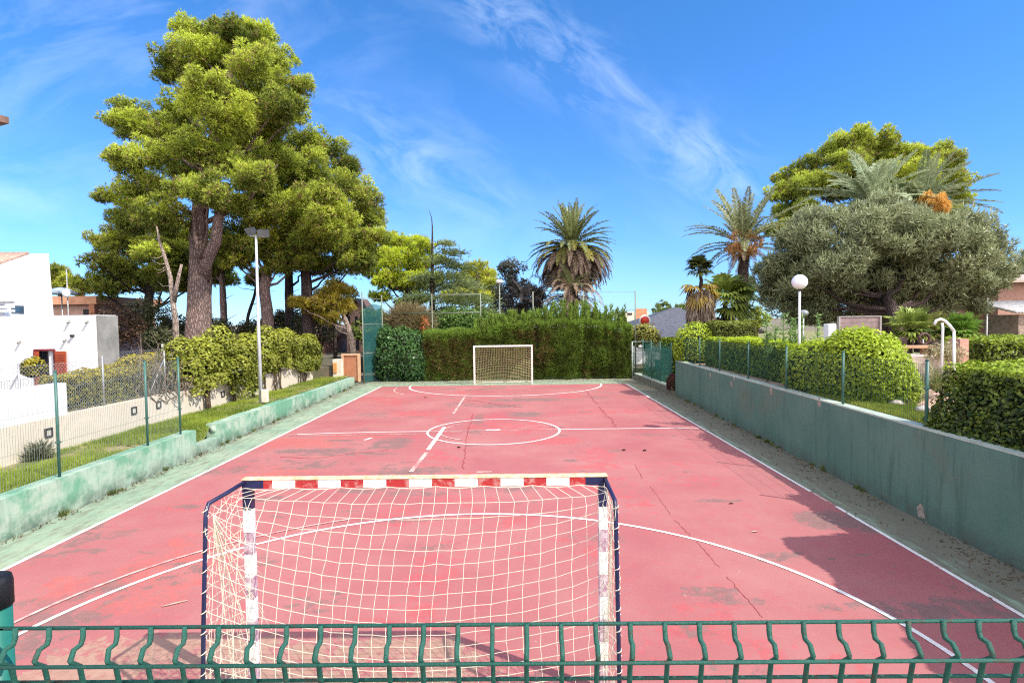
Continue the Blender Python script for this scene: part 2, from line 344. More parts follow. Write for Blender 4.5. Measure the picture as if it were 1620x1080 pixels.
def paint(name, col, under, wear):
    m = bpy.data.materials.new(name); m.use_nodes = True; n = NT(m.node_tree)
    p = n('ShaderNodeTexCoord').outputs['Object']
    f = n.rng(n.math('ADD', n.math('MULTIPLY', n.noise(p, 7, 6, .7), .6), n.math('MULTIPLY', n.noise(p, 1.3, 3), .4)), wear - .06, wear + .10)
    n('ShaderNodeOutputMaterial', {0: n('ShaderNodeBsdfPrincipled', {'Base Color': n.mix(f, col, under), 'Roughness': .8, 'Specular IOR Level': .2})})
    return m
def build_lines():
    mb = MB()
    def rib(pts, w, mi=0, z=.006, jit=0.0):
        p = np.array(pts, float)[:, :2]; t = np.gradient(p, axis=0); t = nz(t); q = np.stack([-t[:, 1], t[:, 0]], 1) * w / 2
        if jit: gg = np.random.default_rng(len(p)); q = q * gg.uniform(1 - jit, 1 + jit, (len(p), 1))
        a = [(x, y, z) for x, y in p + q]; b = [(x, y, z) for x, y in p - q]; k = len(p)
        mb.add(b + a, [(i, i + 1, k + i + 1, k + i) for i in range(k - 1)], mi)
    W = .055
    rib([(-7.05, 4.3), (-7.05, 16.0), (-7.07, 28.4)], .075); rib([(5.47, 4.3), (5.48, 9.6)], .06); rib([(5.48, 9.75), (5.48, 10.35)], .06, 1); rib([(5.48, 10.45), (5.48, 28.4)], .06)
    rib([(-7.0, 28.42), (-5.2, 28.42)], .07, 1, .007); rib([(2.6, 28.42), (5.45, 28.42)], .07, 1, .007)
    rib([gnd(470, 687), gnd(520, 685.2), gnd(600, 683.3), gnd(678, 682.2)], .06); rib([gnd(678, 682.2), gnd(885, 678.9)], .06, 1); rib([gnd(886, 678.9), gnd(1108, 676.6)], .06)
    rib([gnd(445, 689.5), gnd(560, 688), gnd(676, 686)], .04, 1, .007); rib([gnd(700, 684), gnd(745, 683.4)], .04, 1, .0085)
    t = np.linspace(0, 2 * np.pi, 97)
    rib(np.stack([-.77 + 1.97 * np.cos(t), 16.6 + 1.90 * np.sin(t)], 1), .065, 0, .0095)
    t2 = np.linspace(2.2, 4.25, 30); rib(np.stack([-.95 + 1.42 * np.cos(t2), 16.55 + 1.35 * np.sin(t2)], 1), .06, 1, .0105)
    rib([gnd(769, 680.5), gnd(791, 680.2)], .18, 0, .0105)
    t = np.linspace(-.03, np.pi + .03, 80)
    rib(np.stack([-.66 + 4.86 * np.cos(t), 4.84 + 4.55 * np.sin(t)], 1), .062, 0, .008)
    t = np.linspace(2.02, np.pi, 40); rib(np.stack([-.66 + 5.12 * np.cos(t), 5.08 + 4.5 * np.sin(t) + .05], 1), .05, 1, .0115)
    t = np.linspace(.0, np.pi - .26, 80); rib(np.stack([-.68 + 4.86 * np.cos(t), 28.4 - 4.12 * np.sin(t)], 1), .085, 0, .008)
    t = np.linspace(np.pi - .26, np.pi, 12); rib(np.stack([-.68 + 4.86 * np.cos(t), 28.4 - 4.12 * np.sin(t)], 1), .10, 0, .008)
    rib([gnd(623, 617), gnd(626, 621), gnd(640, 624.5)], .08, 1, .007); rib([gnd(623, 617), gnd(628, 613.5), gnd(645, 613)], .08, 1, .0065)
    rib([gnd(650, 747), gnd(675, 716)], .105, 1, .0125); rib([gnd(677, 712), gnd(703, 676)], .11, 0, .0125); rib([gnd(717, 655), gnd(737, 625)], .09, 1, .0125)
    rib([gnd(754, 746.5), gnd(778, 746)], .07, 1)
    rib([gnd(581, 694.5), gnd(588, 692.5)], .1, 0); rib([gnd(576, 696), gnd(582, 694.8)], .08, 0, .0075)
    g = np.random.default_rng(3)
    def crack(pts, w, step=.12):
        P = [np.array(gnd(*p))[:2] for p in pts]; out = []
        for a, b in zip(P[:-1], P[1:]):
            m = max(2, int(np.linalg.norm(b - a) / step)); out += [a + (b - a) * k / m + g.normal(0, w * .9, 2) for k in range(m)]
        if len(out) > 2: rib(out, w, 2, .0035, .7)
    crack([(925, 615), (945, 640)], .03); crack([(947, 643), (965, 662), (975, 678)], .035); crack([(1028, 768), (1062, 815)], .008, .05); crack([(1068, 822), (1112, 868), (1140, 900)], .010, .05); crack([(1150, 912), (1180, 945), (1210, 980)], .008, .05)
    crack([(748, 655), (738, 690), (733, 745)], .02); crack([(1005, 735), (1018, 760)], .012)
    crack([(440, 722), (500, 725), (556, 717), (620, 712)], .03); crack([(740, 632), (790, 640), (830, 645)], .05)
    o = mb.build('court_markings', [paint('line_white', (0.80, 0.76, 0.72), (0.50, 0.19, 0.19), .60), paint('line_faded', (0.62, 0.46, 0.40), (0.47, 0.145, 0.155), .50), mat('crack_red', (0.33, .065, .065), .95)])
    tag(o, kind='structure')
build_lines()

def wall_material(name, a, b, dark, dlo, dhi, cyl=False):
    m = bpy.data.materials.new(name); m.use_nodes = True; n = NT(m.node_tree)
    p = n('ShaderNodeTexCoord').outputs['Object']; x = n('ShaderNodeSeparateXYZ', {0: p})
    n1 = n.noise(p, .8, 6, .62); n2 = n.noise(p, 3.5, 8, .7); n3 = n.noise(n('ShaderNodeMapping', {'Vector': p, 'Scale': (6, 6, .6)}).outputs[0], 1.2, 5, .7)
    c = n.mix(n.rng(n1, .38, .62), a, b)
    c = n.mix(n.rng(n.math('ADD', n.math('MULTIPLY', n.noise(p, .33, 4, .6), .7), n.math('MULTIPLY', n2, .3)), dlo, dhi, 0, .85), c, dark)
    c = n.mix(n.rng(n3, .52, .70, 0, .6), c, tuple(v * .55 for v in a))
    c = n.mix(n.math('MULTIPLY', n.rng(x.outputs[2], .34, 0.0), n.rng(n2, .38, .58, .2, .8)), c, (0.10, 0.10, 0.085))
    c = n.mix(n.rng(n.noise(p, 30, 4, .7), .6, .8, 0, .4), c, tuple(v * .5 for v in a))
    n('ShaderNodeOutputMaterial', {0: n('ShaderNodeBsdfPrincipled', {'Base Color': c, 'Roughness': .85, 'Specular IOR Level': .25, 'Normal': n('ShaderNodeBump', {'Strength': .35, 'Distance': .015, 'Height': n2}).outputs[0]})})
    return m
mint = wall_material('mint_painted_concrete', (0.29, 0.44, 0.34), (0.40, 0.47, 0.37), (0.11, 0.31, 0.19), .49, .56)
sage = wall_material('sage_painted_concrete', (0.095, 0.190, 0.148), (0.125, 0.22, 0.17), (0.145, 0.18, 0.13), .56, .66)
capm = mat('pale_green_coping', (0.46, 0.54, 0.45), .85, .2, 4, (0.36, 0.41, 0.34))

def lx(Y): return -8.0 - (Y - 8.36) * .0285         # inner face of the left wall
mb = MB(); mb.prism([(lx(3) - .3, 3), (lx(3), 3), (lx(13.85), 13.85), (lx(13.85) - .3, 13.85)], -.05, .65)
mb.prism([(lx(13.853) - .28, 13.853), (lx(13.853) - .012, 13.853), (lx(15.0) - .012, 15.0), (lx(15.0) - .28, 15.0)], -.05, .23)
tag(mb.build('concrete_wall', mint), 'low mint-green concrete wall, stained, carrying the wire fence left of the court', 'wall')
mb = MB(); mb.prism([(lx(15.0) - .36, 15.003), (lx(15.0), 15.003), (lx(28.9), 28.9), (lx(28.9) - .3, 28.9)], -.05, [.60, .60, .46, .46])
mb.tube([(lx(15) - .18, 15.0, .44), (lx(15) - .18, 14.985, .44)], .10, 16)
tag(mb.build('concrete_wall', mint), 'long low mint-green concrete wall without a fence, ending by the terracotta gate', 'wall')

def rx_(Y): return 6.42 + (Y - 7) * .020            # face of the right wall
mb = MB(); mb.prism([(rx_(.96), .96), (rx_(.96) + .25, .96), (rx_(24) + .25, 24.0), (rx_(24), 24.0)], -.05, 1.47)
mb.prism([(rx_(.96) - .004, .956), (rx_(.96) + .253, .956), (rx_(24) + .253, 24.004), (rx_(24) - .004, 24.004)], 1.47, 1.50, 1)
g = np.random.default_rng(8)
for px, py in ((1121, 593), (1156, 607), (1160, 598), (1222, 618), (1302, 636)):    # chipped plaster patches
    q = atx(px, py, 6.6); q[0] = rx_(q[1]) - .003; s = g.uniform(.05, .09)
    mb.add([(q[0], q[1] - s * .8, q[2] - s), (q[0], q[1] + s * .5, q[2] - s * 1.3), (q[0], q[1] + s, q[2] + s * .4), (q[0], q[1] + s * .1, q[2] + s * 1.2), (q[0], q[1] - s * .6, q[2] + s * .7)], [(4, 3, 2, 1, 0)], 2)
q = gnd(1480, 822); q[0] = rx_(q[1]) - .004
mb.add([(q[0], q[1] - .09, .05), (q[0], q[1] + .06, .03), (q[0], q[1] + .1, .17), (q[0], q[1] + .03, .27), (q[0], q[1] - .05, .24)], [(4, 3, 2, 1, 0)], 2)
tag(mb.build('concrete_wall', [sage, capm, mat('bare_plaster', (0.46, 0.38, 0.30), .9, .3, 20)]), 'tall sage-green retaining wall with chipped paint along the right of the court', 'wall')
kb = MB(); kb.prism([(6.42, 30.9), (6.42, 30.9), (6.68, 24.35), (6.95, 24.35), (6.68, 30.9)][1:], -.05, .27); kb.prism([(6.415, 30.9), (6.675, 24.345), (6.955, 24.345), (6.685, 30.9)], .27, .30, 1)
tag(kb.build('kerb_wall', [mat('dark_kerb_concrete', (0.20, .2, .165), .9, .25, 3, (.13, .13, .1)), capm]), 'knee-high dark kerb wall under the green mesh fence by the far gate', 'wall')

# raised grounds left and right, terrace under the viewer
grassbase = mat('lawn_soil', (0.13, 0.17, 0.04), .95, .4, 1.1, (0.36, 0.29, 0.14), .8, 30, lo=.42, hi=.58)
patio = mat('pink_gravel_patio', (0.50, 0.33, 0.25), .95, .2, 1.4, (0.40, 0.27, 0.20), .4, 60)
leafy_soil = mat('garden_soil', (0.17, 0.13, 0.09), .95, .3, 1.2, (0.10, 0.11, 0.05), .6, 10)
BX = -10.45
def lawn_z(x, y):
    s = np.clip((lx(y) - .3 - x) / 2.0, 0, 1); dip = np.exp(-((np.asarray(y) - 14.35) / .55) ** 4) * np.clip(1 - s * 2.2, 0, 1) * .36; return .57 - dip - .10 * s - .004 * (np.asarray(y) - 14) + .05 * (fbm(x, y, 40, 1.2) - .5)
xs = np.linspace(0, 1, 16); ys = np.linspace(3, 29.5, 80)
ys = np.unique(np.concatenate([ys, np.linspace(13.4, 15.4, 24)])); V = []
for y in ys:
    for s in xs:
        x = BX - .05 + (lx(y) - .25 - BX + .05) * s; V.append((x, y, float(lawn_z(x, y))))
mb = MB().add(V, [(j * 16 + i, j * 16 + i + 1, (j + 1) * 16 + i + 1, (j + 1) * 16 + i) for j in range(len(ys) - 1) for i in range(15)], 0, True)
tag(mb.build('lawn', grassbase), kind='structure')
MB().box((-80, 3, -.05), (BX - .3, 120, .85)).build('garden_ground', leafy_soil)['kind'] = 'structure'
MB().prism([(6.5, -8), (80, -8), (80, 24.2), (6.95, 24.2), (6.95, 24.0), (6.6, 8)], -.05, 1.43).build('patio', [patio])['kind'] = 'structure'
MB().box((6.9, 24.31, -.05), (90, 120, .22)).build('lower_lawn', grassbase)['kind'] = 'structure'
MB().box((-14, -8, -.05), (6.40, .95, 1.78)).build('terrace', concrete_grey)['kind'] = 'structure'
g = np.random.default_rng(12)
def grass(name, label, x0, x1, y0, y1, zf, m, L, cols, keep=None):
    C = Cards(); x = g.uniform(x0, x1, m); y = g.uniform(y0, y1, m)
    if keep is not None: k = keep(x, y); x, y = x[k], y[k]
    P = np.stack([x, y, zf(x, y)], 1); D = np.tile([0, 0, 1.0], (len(P), 1))
    tufts(C, g, P, D, L, .010, 3, .75, np.clip(fbm(x, y, 60, .9) * 1.6 - .3 + g.normal(0, .15, len(P)), 0, 1), 0)
    return tag(C.build(name, leafmat(name + '_' + label, *cols)), None, None, None, 'stuff')
grass('grass', 'lawn', BX, -8.25, 7, 29, lawn_z, 60000, .11, ((0.10, 0.16, 0.02), (0.38, 0.46, 0.06)), lambda x, y: (x < lx(y) - .28) & (x > BX + .05) & (g.random(len(x)) < 2.6 * (fbm(x, y, 77, .9) - .28)) & (g.random(len(x)) < 1.5 - y / 22))
grass('grass', 'verge', 6.95, 9.6, 8.2, 13.5, lambda x, y: 1.43 + 0 * x, 26000, .10, ((0.12, 0.19, 0.02), (0.34, 0.38, 0.05)), lambda x, y: (x < 7.6 + .9 * fbm(x, y, 31, 1.1)))
grass('grass', 'gate', 6.95, 12, 24.6, 34, lambda x, y: .22 + 0 * x, 9000, .10, ((0.12, 0.19, 0.02), (0.34, 0.38, 0.05)))

# ------------------------------------------------------------------ wire fences
green_post = mat('green_coated_steel', (0.035, 0.115, 0.095), .45, .25, 6, (0.05, .15, .12), spec=.5)
green_wire = mat('green_coated_wire', (0.014, 0.095, 0.068), .5, .35, 38, (0.05, .055, .035), spec=.4, bump=.4, bscale=220, lo=.56, hi=.66)
galv = mat('galvanised_steel', (0.42, 0.42, 0.43), .45, .2, 6, metal=.4)
blackp = mat('black_plastic', (0.012, .012, .016), .55, .2, 40, bump=.3, bscale=300)
def panel(mb, a, b, z0, z1, step=.05, rows=(0, .33, .66, 1), r=.0025):
    a = np.array(a, float); b = np.array(b, float); L = np.linalg.norm(b - a); k = int(L / step)
    for i in range(1, k):
        p = a + (b - a) * i / k; mb.tube([(p[0], p[1], z0), (p[0], p[1], z1)], r, 3, 0, False, False)
    for q in rows: z = z0 + (z1 - z0) * q; mb.tube([(*a, z), (*b, z)], r * 1.2, 4, 0, False, False)
def wire_fence(name, label, pts, z0, z1, m_post, m_wire, pr=.024, step=.05, posts=None, r=.0025, group=None):
    t = thing(name, label, 'fence', (*pts[0], z0), group)
    for i, p in enumerate(pts):
        if posts is None or i in posts:
            mb = MB(); mb.tube([(*p, z0 - .02), (*p, z1 + .06)], pr, 10); mb.tube([(*p, z1 + .06), (*p, z1 + .085)], pr * 1.15, 10); mb.box((p[0] - pr * 1.5, p[1] - pr * 1.3, z0 + .6), (p[0] + pr * 1.5, p[1] + pr * 1.3, z0 + .63)); mb.build('post', m_post, t)
    for p, q in zip(pts[:-1], pts[1:]):
        mb = MB(); panel(mb, p, q, z0 + .03, z1, step, r=r); mb.build('mesh_panel', m_wire, t)
    return t
lp = [(lx(y) - .1, y) for y in (4.75, 7.2, 9.65, 12.1, 13.35)]
wire_fence('mesh_fence', 'green welded wire fence on the low mint wall beside the lawn', lp, .65, 2.45, green_post, mat('grey_green_wire', (0.16, .22, .20), .5), posts=(1, 2, 3, 4))
rp = [(rx_(y) + .13, y) for y in (9.02, 11.42, 13.93, 16.34, 18.8, 21.0, 23.6)]
wire_fence('mesh_fence', 'green welded wire fence on top of the sage retaining wall', rp, 1.50, 2.5, green_post, green_wire)
t = wire_fence('mesh_fence', 'green wire fence on the knee-high kerb wall beside the far gate', [(6.79, 24.75), (6.72, 26.4), (6.66, 27.9), (6.6, 29.5)], .30, 2.15, green_post, green_wire)

def cloth(name, col, alpha):
    m = bpy.data.materials.new(name); m.use_nodes = True; n = NT(m.node_tree)
    p = n('ShaderNodeTexCoord').outputs['Object']
    a = n.rng(n.noise(p, 2.5, 5, .6), .3, .7, alpha - .1, alpha + .1)
    d = n('ShaderNodeMixShader', {0: .35, 1: n('ShaderNodeBsdfDiffuse', {0: col}).outputs[0], 2: n('ShaderNodeBsdfTranslucent', {0: col}).outputs[0]})
    n('ShaderNodeOutputMaterial', {0: n('ShaderNodeMixShader', {0: a, 1: n('ShaderNodeBsdfTransparent').outputs[0], 2: d.outputs[0]})})
    return m
shade = cloth('green_shade_net', (0.05, 0.20, 0.17), .50)
mb = MB(); mb.slab([(6.86, 24.8, .33), (6.70, 29.4, .33), (6.70, 29.4, 1.95), (6.86, 24.8, 1.95)], (.004, 0, 0)); mb.build('shade_net', shade, t)
# far gate
t = thing('gate', 'green wire gate with pale frame and a white diamond plate, far right corner', 'gate', (6.35, 31, 0))
a, b = at(1000.5, 598, 31), at(1030, 540, 31)
mb = MB()
for x in (a[0], b[0]): mb.tube([(x, 31, .0), (x, 31, b[2])], .03, 8)
for z in (.06, b[2]): mb.tube([(a[0], 31, z), (b[0], 31, z)], .025, 8)
mb.build('frame', mat('pale_green_steel', (0.40, .50, .44), .5), t)
mb = MB(); panel(mb, (a[0], 31.01), (b[0], 31.01), .08, b[2], .06, r=.003); mb.build('mesh_panel', green_wire, t)
c = at(1013.5, 547.5, 30.97); MB().slab([(c[0] - .15, 30.97, c[2]), (c[0], 30.97, c[2] - .10), (c[0] + .15, 30.97, c[2]), (c[0], 30.97, c[2] + .10)], (0, .01, 0)).build('plate', mat('white_plate', (.8, .8, .78), .5), t)
q = at(1011, 590, 30.95); mb = MB().tube([(q[0], 30.95, .1), (q[0], 30.93, q[2]), (q[0] + .25, 30.93, q[2] + .02)], .025, 6); mb.build('latch', mat('pale_green_steel', ()), t)

# near fence right in front of the viewer
t = thing('mesh_fence', 'green V-folded wire fence close in front, beside a black-capped post', 'fence', (0, .8, 1.8))
def fz(px, py, Y): return at(px, py, Y)[2]
zt = fz(700, 990.5, .8); z2 = fz(700, 1047, .775); z3 = fz(700, 1077, .8)
gf = np.random.default_rng(2)
for side, (x0, x1) in enumerate(((-.79, 1.75), (-3.3, -.79))):
    mb = MB(); x = x0 + (.0505 * .78 if side == 0 else .03)
    while x < x1:
        e = gf.normal(0, .0012)
        mb.tube([(x, .8, 1.84), (x, .8, z3 - .12), (x, .8, z3 - .035), (x + e, .797, z3 - .006), (x + e, .790, z2 - .012), (x + e, .777, z2 + .000), (x + e, .774, z2 + .006), (x, .782, z2 + .018), (x, .795, zt - .020), (x, .799, zt - .012), (x, .8, zt + .003)], .0037, 8, 0, True, True, .05, gf)
        x += .0505
    for z, y in ((zt, .8035), (z2, .7695), (z3, .8035), (2.3, .8035), (2.1, .8035), (1.86, .8035)): mb.tube([(x0 - .02, y, z), ((x0 + x1) / 2, y, z + .001), (x1 + .02, y, z)], .0028, 8)
    mb.build('mesh_panel', green_wire, t)
for x in (-.824, 1.78, -3.33):
    mb = MB().tube([(x, .838, 1.75), (x, .838, 2.88)], .026, 24); o = mb.build('post', mat('green_post_coating', (0.02, 0.16, 0.115), .35, .15, 8, spec=.5), t)
    q = MB().tube([(x, .838, 2.868), (x, .838, 2.905), (x, .838, 2.913), (x, .838, 2.916)], [.0285, .0285, .0265, .018], 24); q.build('cap', blackp, o)

# ------------------------------------------------------------------ goals
white_paint = mat('chipped_white_paint', (0.80, 0.79, 0.78), .55, .12, 12, (0.70, .68, .66))
red_paint = mat('chipped_red_paint', (0.42, 0.028, 0.03), .6, .3, 14, (0.50, .22, .20), lo=.5, hi=.62)
lilac = mat('faded_red_paint', (0.40, 0.22, 0.29), .7, .2, 16, (0.62, .52, .56), lo=.42, hi=.6)
navy = mat('navy_tube', (0.020, 0.020, 0.075), .4, .2, 8, spec=.5)
topwood = mat('peeled_orange_top', (0.62, 0.36, 0.20), .8, .25, 18, (0.75, .62, .45))
cord = mat('white_cord', (0.78, 0.69, 0.55), .9, .1, 20)
GY = 4.84; GX0, GX1, GZ = -2.44, .76, 1.945
def near_goal():
    t = thing('goal', 'near five-a-side goal, red and white crossbar, navy side tubes, white net', 'goal', ((GX0 + GX1) / 2, GY, 0))
    mb = MB(); x = GX0
    cuts = [GX0 + .001, GX0 + .19, GX0 + .27]; k = GX0 + .27; 
    while k + .2 < GX1 - .25: k += .2; cuts.append(k)
    cuts += [GX1 - .19, GX1 - .001]
    for i, (p, q) in enumerate(zip(cuts[:-1], cuts[1:])):
        mi = 2 if i in (0, len(cuts) - 2) else (1 if i % 2 else 0)
        mb.box((p, GY - .04, GZ - .085), (q, GY + .04, GZ - .012), mi)
    mb.box((GX0 - .004, GY - .044, GZ - .012), (GX1 + .004, GY + .044, GZ), 3, .006)
    mb.build('crossbar', [white_paint, red_paint, navy, topwood], t)
    for X, s in ((GX0, 1), (GX1, -1)):
        mb = MB(); z = GZ - .087; lo, hi = (X, X + .075) if s > 0 else (X - .075, X)
        for i, h in enumerate([.19] + [.2] * 9):
            if z <= 0: break
            mb.box((lo + .001, GY - .038, max(0, z - h)), (hi - .001, GY + .038, z), 2 if i == 0 else (0 if i % 2 else 1)); z -= h
        mb.build('post', [white_paint, lilac, navy], t)
    paths = []
    for X, bx, py in ((GX0 + .02, -2.55, 806), (GX1 - .02, .765, 800)):
        b = at(328 if bx < 0 else 972, py, 4.42); zb = b[2]
        p = [(X, GY - .04, GZ - .03), (X * .5 + bx * .5, 4.62, (GZ - .03) * .45 + zb * .55 + .02), (bx, 4.47, zb + .035), (bx, 4.435, zb - .01), (bx, 4.42, zb - .07), (bx, 4.40, zb - .3), (bx, 4.34, .9), (bx, 4.27, .02)]
        mb = MB().tube(p, .0175, 12); mb.tube([(bx, 4.27, .022), (X, GY, .022)], .02, 8); mb.build('side_tube', navy, t); paths.append((bx, zb))
    MB().tube([(paths[0][0], 4.27, .022), (paths[1][0], 4.27, .022)], .02, 8).build('ground_bar', navy, t)
    g = np.random.default_rng(21); NU, NV = 30, 20
    (bl, zl), (br, zr) = paths
    def back(u, v):
        x0, x1, zb = bl, br, zl * (1 - u) + zr * u
        dl, dr = u * 3.2, (1 - u) * 3.2; e = max(math.exp(-(dl / .42) ** 1.1), math.exp(-(dr / .36) ** 1.1))
        top = GZ - .09
        if v < .2: q = v / .2; ts, ty = top + (zb - top) * q, GY - .05 - .37 * q
        else: q = (v - .2) / .8; ts, ty = zb * (1 - q), 4.42 - .15 * q
        cy = GY - .05 - .50 * v ** .9; cz = top * (1 - v) - .24 * math.sin(math.pi * v) * math.sin(math.pi * u) ** .8
        x = GX0 + .03 + (GX1 - GX0 - .06) * u; x += -.30 * math.sin(math.pi * v) * math.sin(math.pi * u) * (.35 + .65 * (1 - u)) * .8
        y = cy * (1 - e) + ty * e; z = cz * (1 - e) + ts * e
        return np.array((x * (1 - e) + (x0 if u < .5 else x1) * e if v > .02 else x, y, z))
    G = np.array([[back(i / NU, j / NV) for j in range(NV + 1)] for i in range(NU + 1)])
    G[1:-1, 1:-1] += g.normal(0, .004, (NU - 1, NV - 1, 3)) * (1, .8, 1)
    G[:, 0, 2] += -.018 * np.abs(np.sin(np.arange(NU + 1) * np.pi / 4.0)) + .012
    tear = lambda i, j: (i in (26, 27) and j in (9, 10))
    mb = MB(); r = .0025
    for i in range(NU + 1): mb.tube(G[i], r, 4, 0, False, False)
    for j in range(NV + 1): mb.tube(G[:, j], r * (1.3 if j == 0 else 1), 4, 0, False, False)
    for X, bx, zb in ((GX0 + .03, bl, zl), (GX1 - .03, br, zr)):      # side nets, slack and pulled into fans from the tube's bend
        m, k = 6, 19
        def side(a, b):
            top = GZ - .05 + (zb - GZ + .05) * a; yy = GY - .04 - (GY - .04 - 4.42 + .12 * b) * a
            return np.array((X + (bx - X) * a + .05 * math.sin(math.pi * a) * math.sin(math.pi * b) * (-1 if X < 0 else 1), yy, top * (1 - b))) + g.normal(0, .012, 3)
        Q = np.array([[side(i / m, j / k) for j in range(k + 1)] for i in range(m + 1)])
        for i in range(m + 1): mb.tube(Q[i], r * .9, 4, 0, False, False)
        for j in range(1, k + 1): mb.tube(Q[:, j], r * .9, 4, 0, False, False)
        for q in range(20 if X < 0 else 9):
            a = np.array((bx + (.05 if X < 0 else -.03), 4.44, zb - .03 - .05 * g.random())); e = np.array((X + g.normal(0, .03) + (.25 * g.random() ** 2 if X < 0 else 0), GY - .06 - .3 * g.random(), (zb - .1) * (q / 22.0)))
            mid = (a + e) / 2 + np.array((0, 0, -.05 - .06 * g.random())); mb.tube([a, a * .5 + mid * .5, mid, mid * .5 + e * .5 - (0, 0, .01), e], r * .9, 4, 0, False, False)
        for z in np.arange(.15, zb, .16): # lashing round the tube
            tt = np.linspace(0, 6.28, 9); yb = 4.27 + (4.42 - 4.27) * z / zb; mb.tube([(bx + .022 * math.cos(a), yb + .025 * math.sin(a), z + .01 * a) for a in tt], .004, 4, 0, False, False)
    mb.build('net', cord, t)
near_goal()
def far_goal():
    y = 28.78; x0, x1, z = -2.34, .74, 2.03
    t = thing('goal', 'far white five-a-side goal with a tan net, standing before the clipped hedge', 'goal', ((x0 + x1) / 2, y, 0))
    fw = mat('weathered_white_paint', (0.74, .70, .66), .6, .15, 6, (.62, .54, .5))
    MB().box((x0, y - .04, z - .085), (x1, y + .04, z), 0, .006).build('crossbar', fw, t)
    for x in (x0, x1 - .085): MB().box((x, y - .045, 0), (x + .085, y + .04, z - .087), 0, .006).build('post', fw, t)
    for x in (x0 + .03, x1 - .03): MB().tube([(x, y + .05, z - .05), (x, y + .5, z - .15), (x, y + .62, z - .3), (x, y + .85, .03)], .02, 8).build('side_tube', fw, t)
    MB().tube([(x0 + .03, y + .85, .03), (x1 - .03, y + .85, .03)], .022, 8).build('ground_bar', fw, t)
    g = np.random.default_rng(5); NU, NV = 34, 22; mb = MB()
    def bk(u, v):
        e = math.exp(-min(u, 1 - u) * 9); q = .45 * v + .35 * math.sin(math.pi * v * .9) * (1 - .3 * e)
        return np.array((x0 + .05 + (x1 - x0 - .1) * u, y + .06 + .85 * (v ** .7 * (1 - e) + min(1, v * 3) * .75 * e), (z - .08) * (1 - v) - .16 * math.sin(math.pi * v) * math.sin(math.pi * u)))
    G = np.array([[bk(i / NU, j / NV) for j in range(NV + 1)] for i in range(NU + 1)]) + g.normal(0, .006, (NU + 1, NV + 1, 3))
    for i in range(NU + 1): mb.tube(G[i], .0065, 3, 0, False, False)
    for j in range(NV + 1): mb.tube(G[:, j], .0065, 3, 0, False, False)
    mb.build('net', mat('tan_cord', (0.60, .50, .30), .9, .1, 20), t)
far_goal()

def litter():
    g = np.random.default_rng(91); C = Cards(); m = 2600
    y = g.uniform(5, 30.5, m); x = rx_(y) - .03 - np.abs(g.normal(0, .22, m)) - (g.random(m) < .25) * g.random(m) * .7
    k = int(m * .25); y[:k] = g.uniform(6, 28, k); x[:k] = lx(y[:k]) + .03 + np.abs(g.normal(0, .10, k)); k2 = int(m * .35); x[k:k2] = g.uniform(-8, 6.2, k2 - k); y[k:k2] = 30.6 - np.abs(g.normal(0, .35, k2 - k))
    keep = fbm(x, y, 19, 1.3) > .42; x, y = x[keep], y[keep]; P_ = np.stack([x, y, np.full(len(x), .006)], 1)
    tufts(C, g, P_, np.tile((0, 0, .25), (len(P_), 1)), .055, .016, 2, 1.0, g.random(len(P_)), 0)
    tag(C.build('leaf_litter', leafmat('dry_litter', (.07, .05, .035), (.22, .165, .11), .1, .9)), 'dry needles and leaf crumbs swept against the walls', 'leaf litter', None, 'stuff')
    C = Cards(); y = g.uniform(9, 29, 46); x = np.where(g.random(46) < .5, rx_(y) - .04, lx(y) + .05)
    for a, b in zip(x, y): n_ = 14; tufts(C, g, np.tile((a, b, 0), (n_, 1)) + g.normal(0, .03, (n_, 3)) * (1, 1.5, 0), np.tile((0, 0, 1.0), (n_, 1)), g.uniform(.06, .16), .014, 3, .7, g.random(n_), 0)
    tag(C.build('weeds', leafmat('weed_leaf', (.05, .08, .02), (.22, .25, .08), .3)), 'small weeds in the joint at the foot of the court walls', 'weeds', None, 'stuff')
litter()
# ------------------------------------------------------------------ buildings and fittings
white_render = mat('white_render', (0.80, 0.80, 0.82), .85, .05, 1.0, (0.74, .74, .76), .15, 30)
tile = mat('terracotta_tile', (0.42, 0.25, 0.19), .85, .35, 9, (0.55, .40, .32))
dark = mat('dark_interior', (0.02, .018, .02), .6, .1)
shutter = mat('red_orange_shutter', (0.42, 0.085, 0.03), .55, .25, 7, (0.30, .05, .03))
beige = mat('beige_render', (0.60, 0.53, 0.42), .9, .15, 1.2, (0.66, .58, .48), .3, 25)
creamm = mat('cream_render', (0.70, 0.62, 0.52), .85, .1, 2)
terra = mat('terracotta_panel', (0.40, 0.17, 0.09), .7, .25, 4, (0.33, .13, .07))
lampblack = mat('dark_lamp_housing', (0.05, .05, .055), .5, .2)
def P(px, py, Y): q = at(px, py, Y); return float(q[0]), float(q[2])

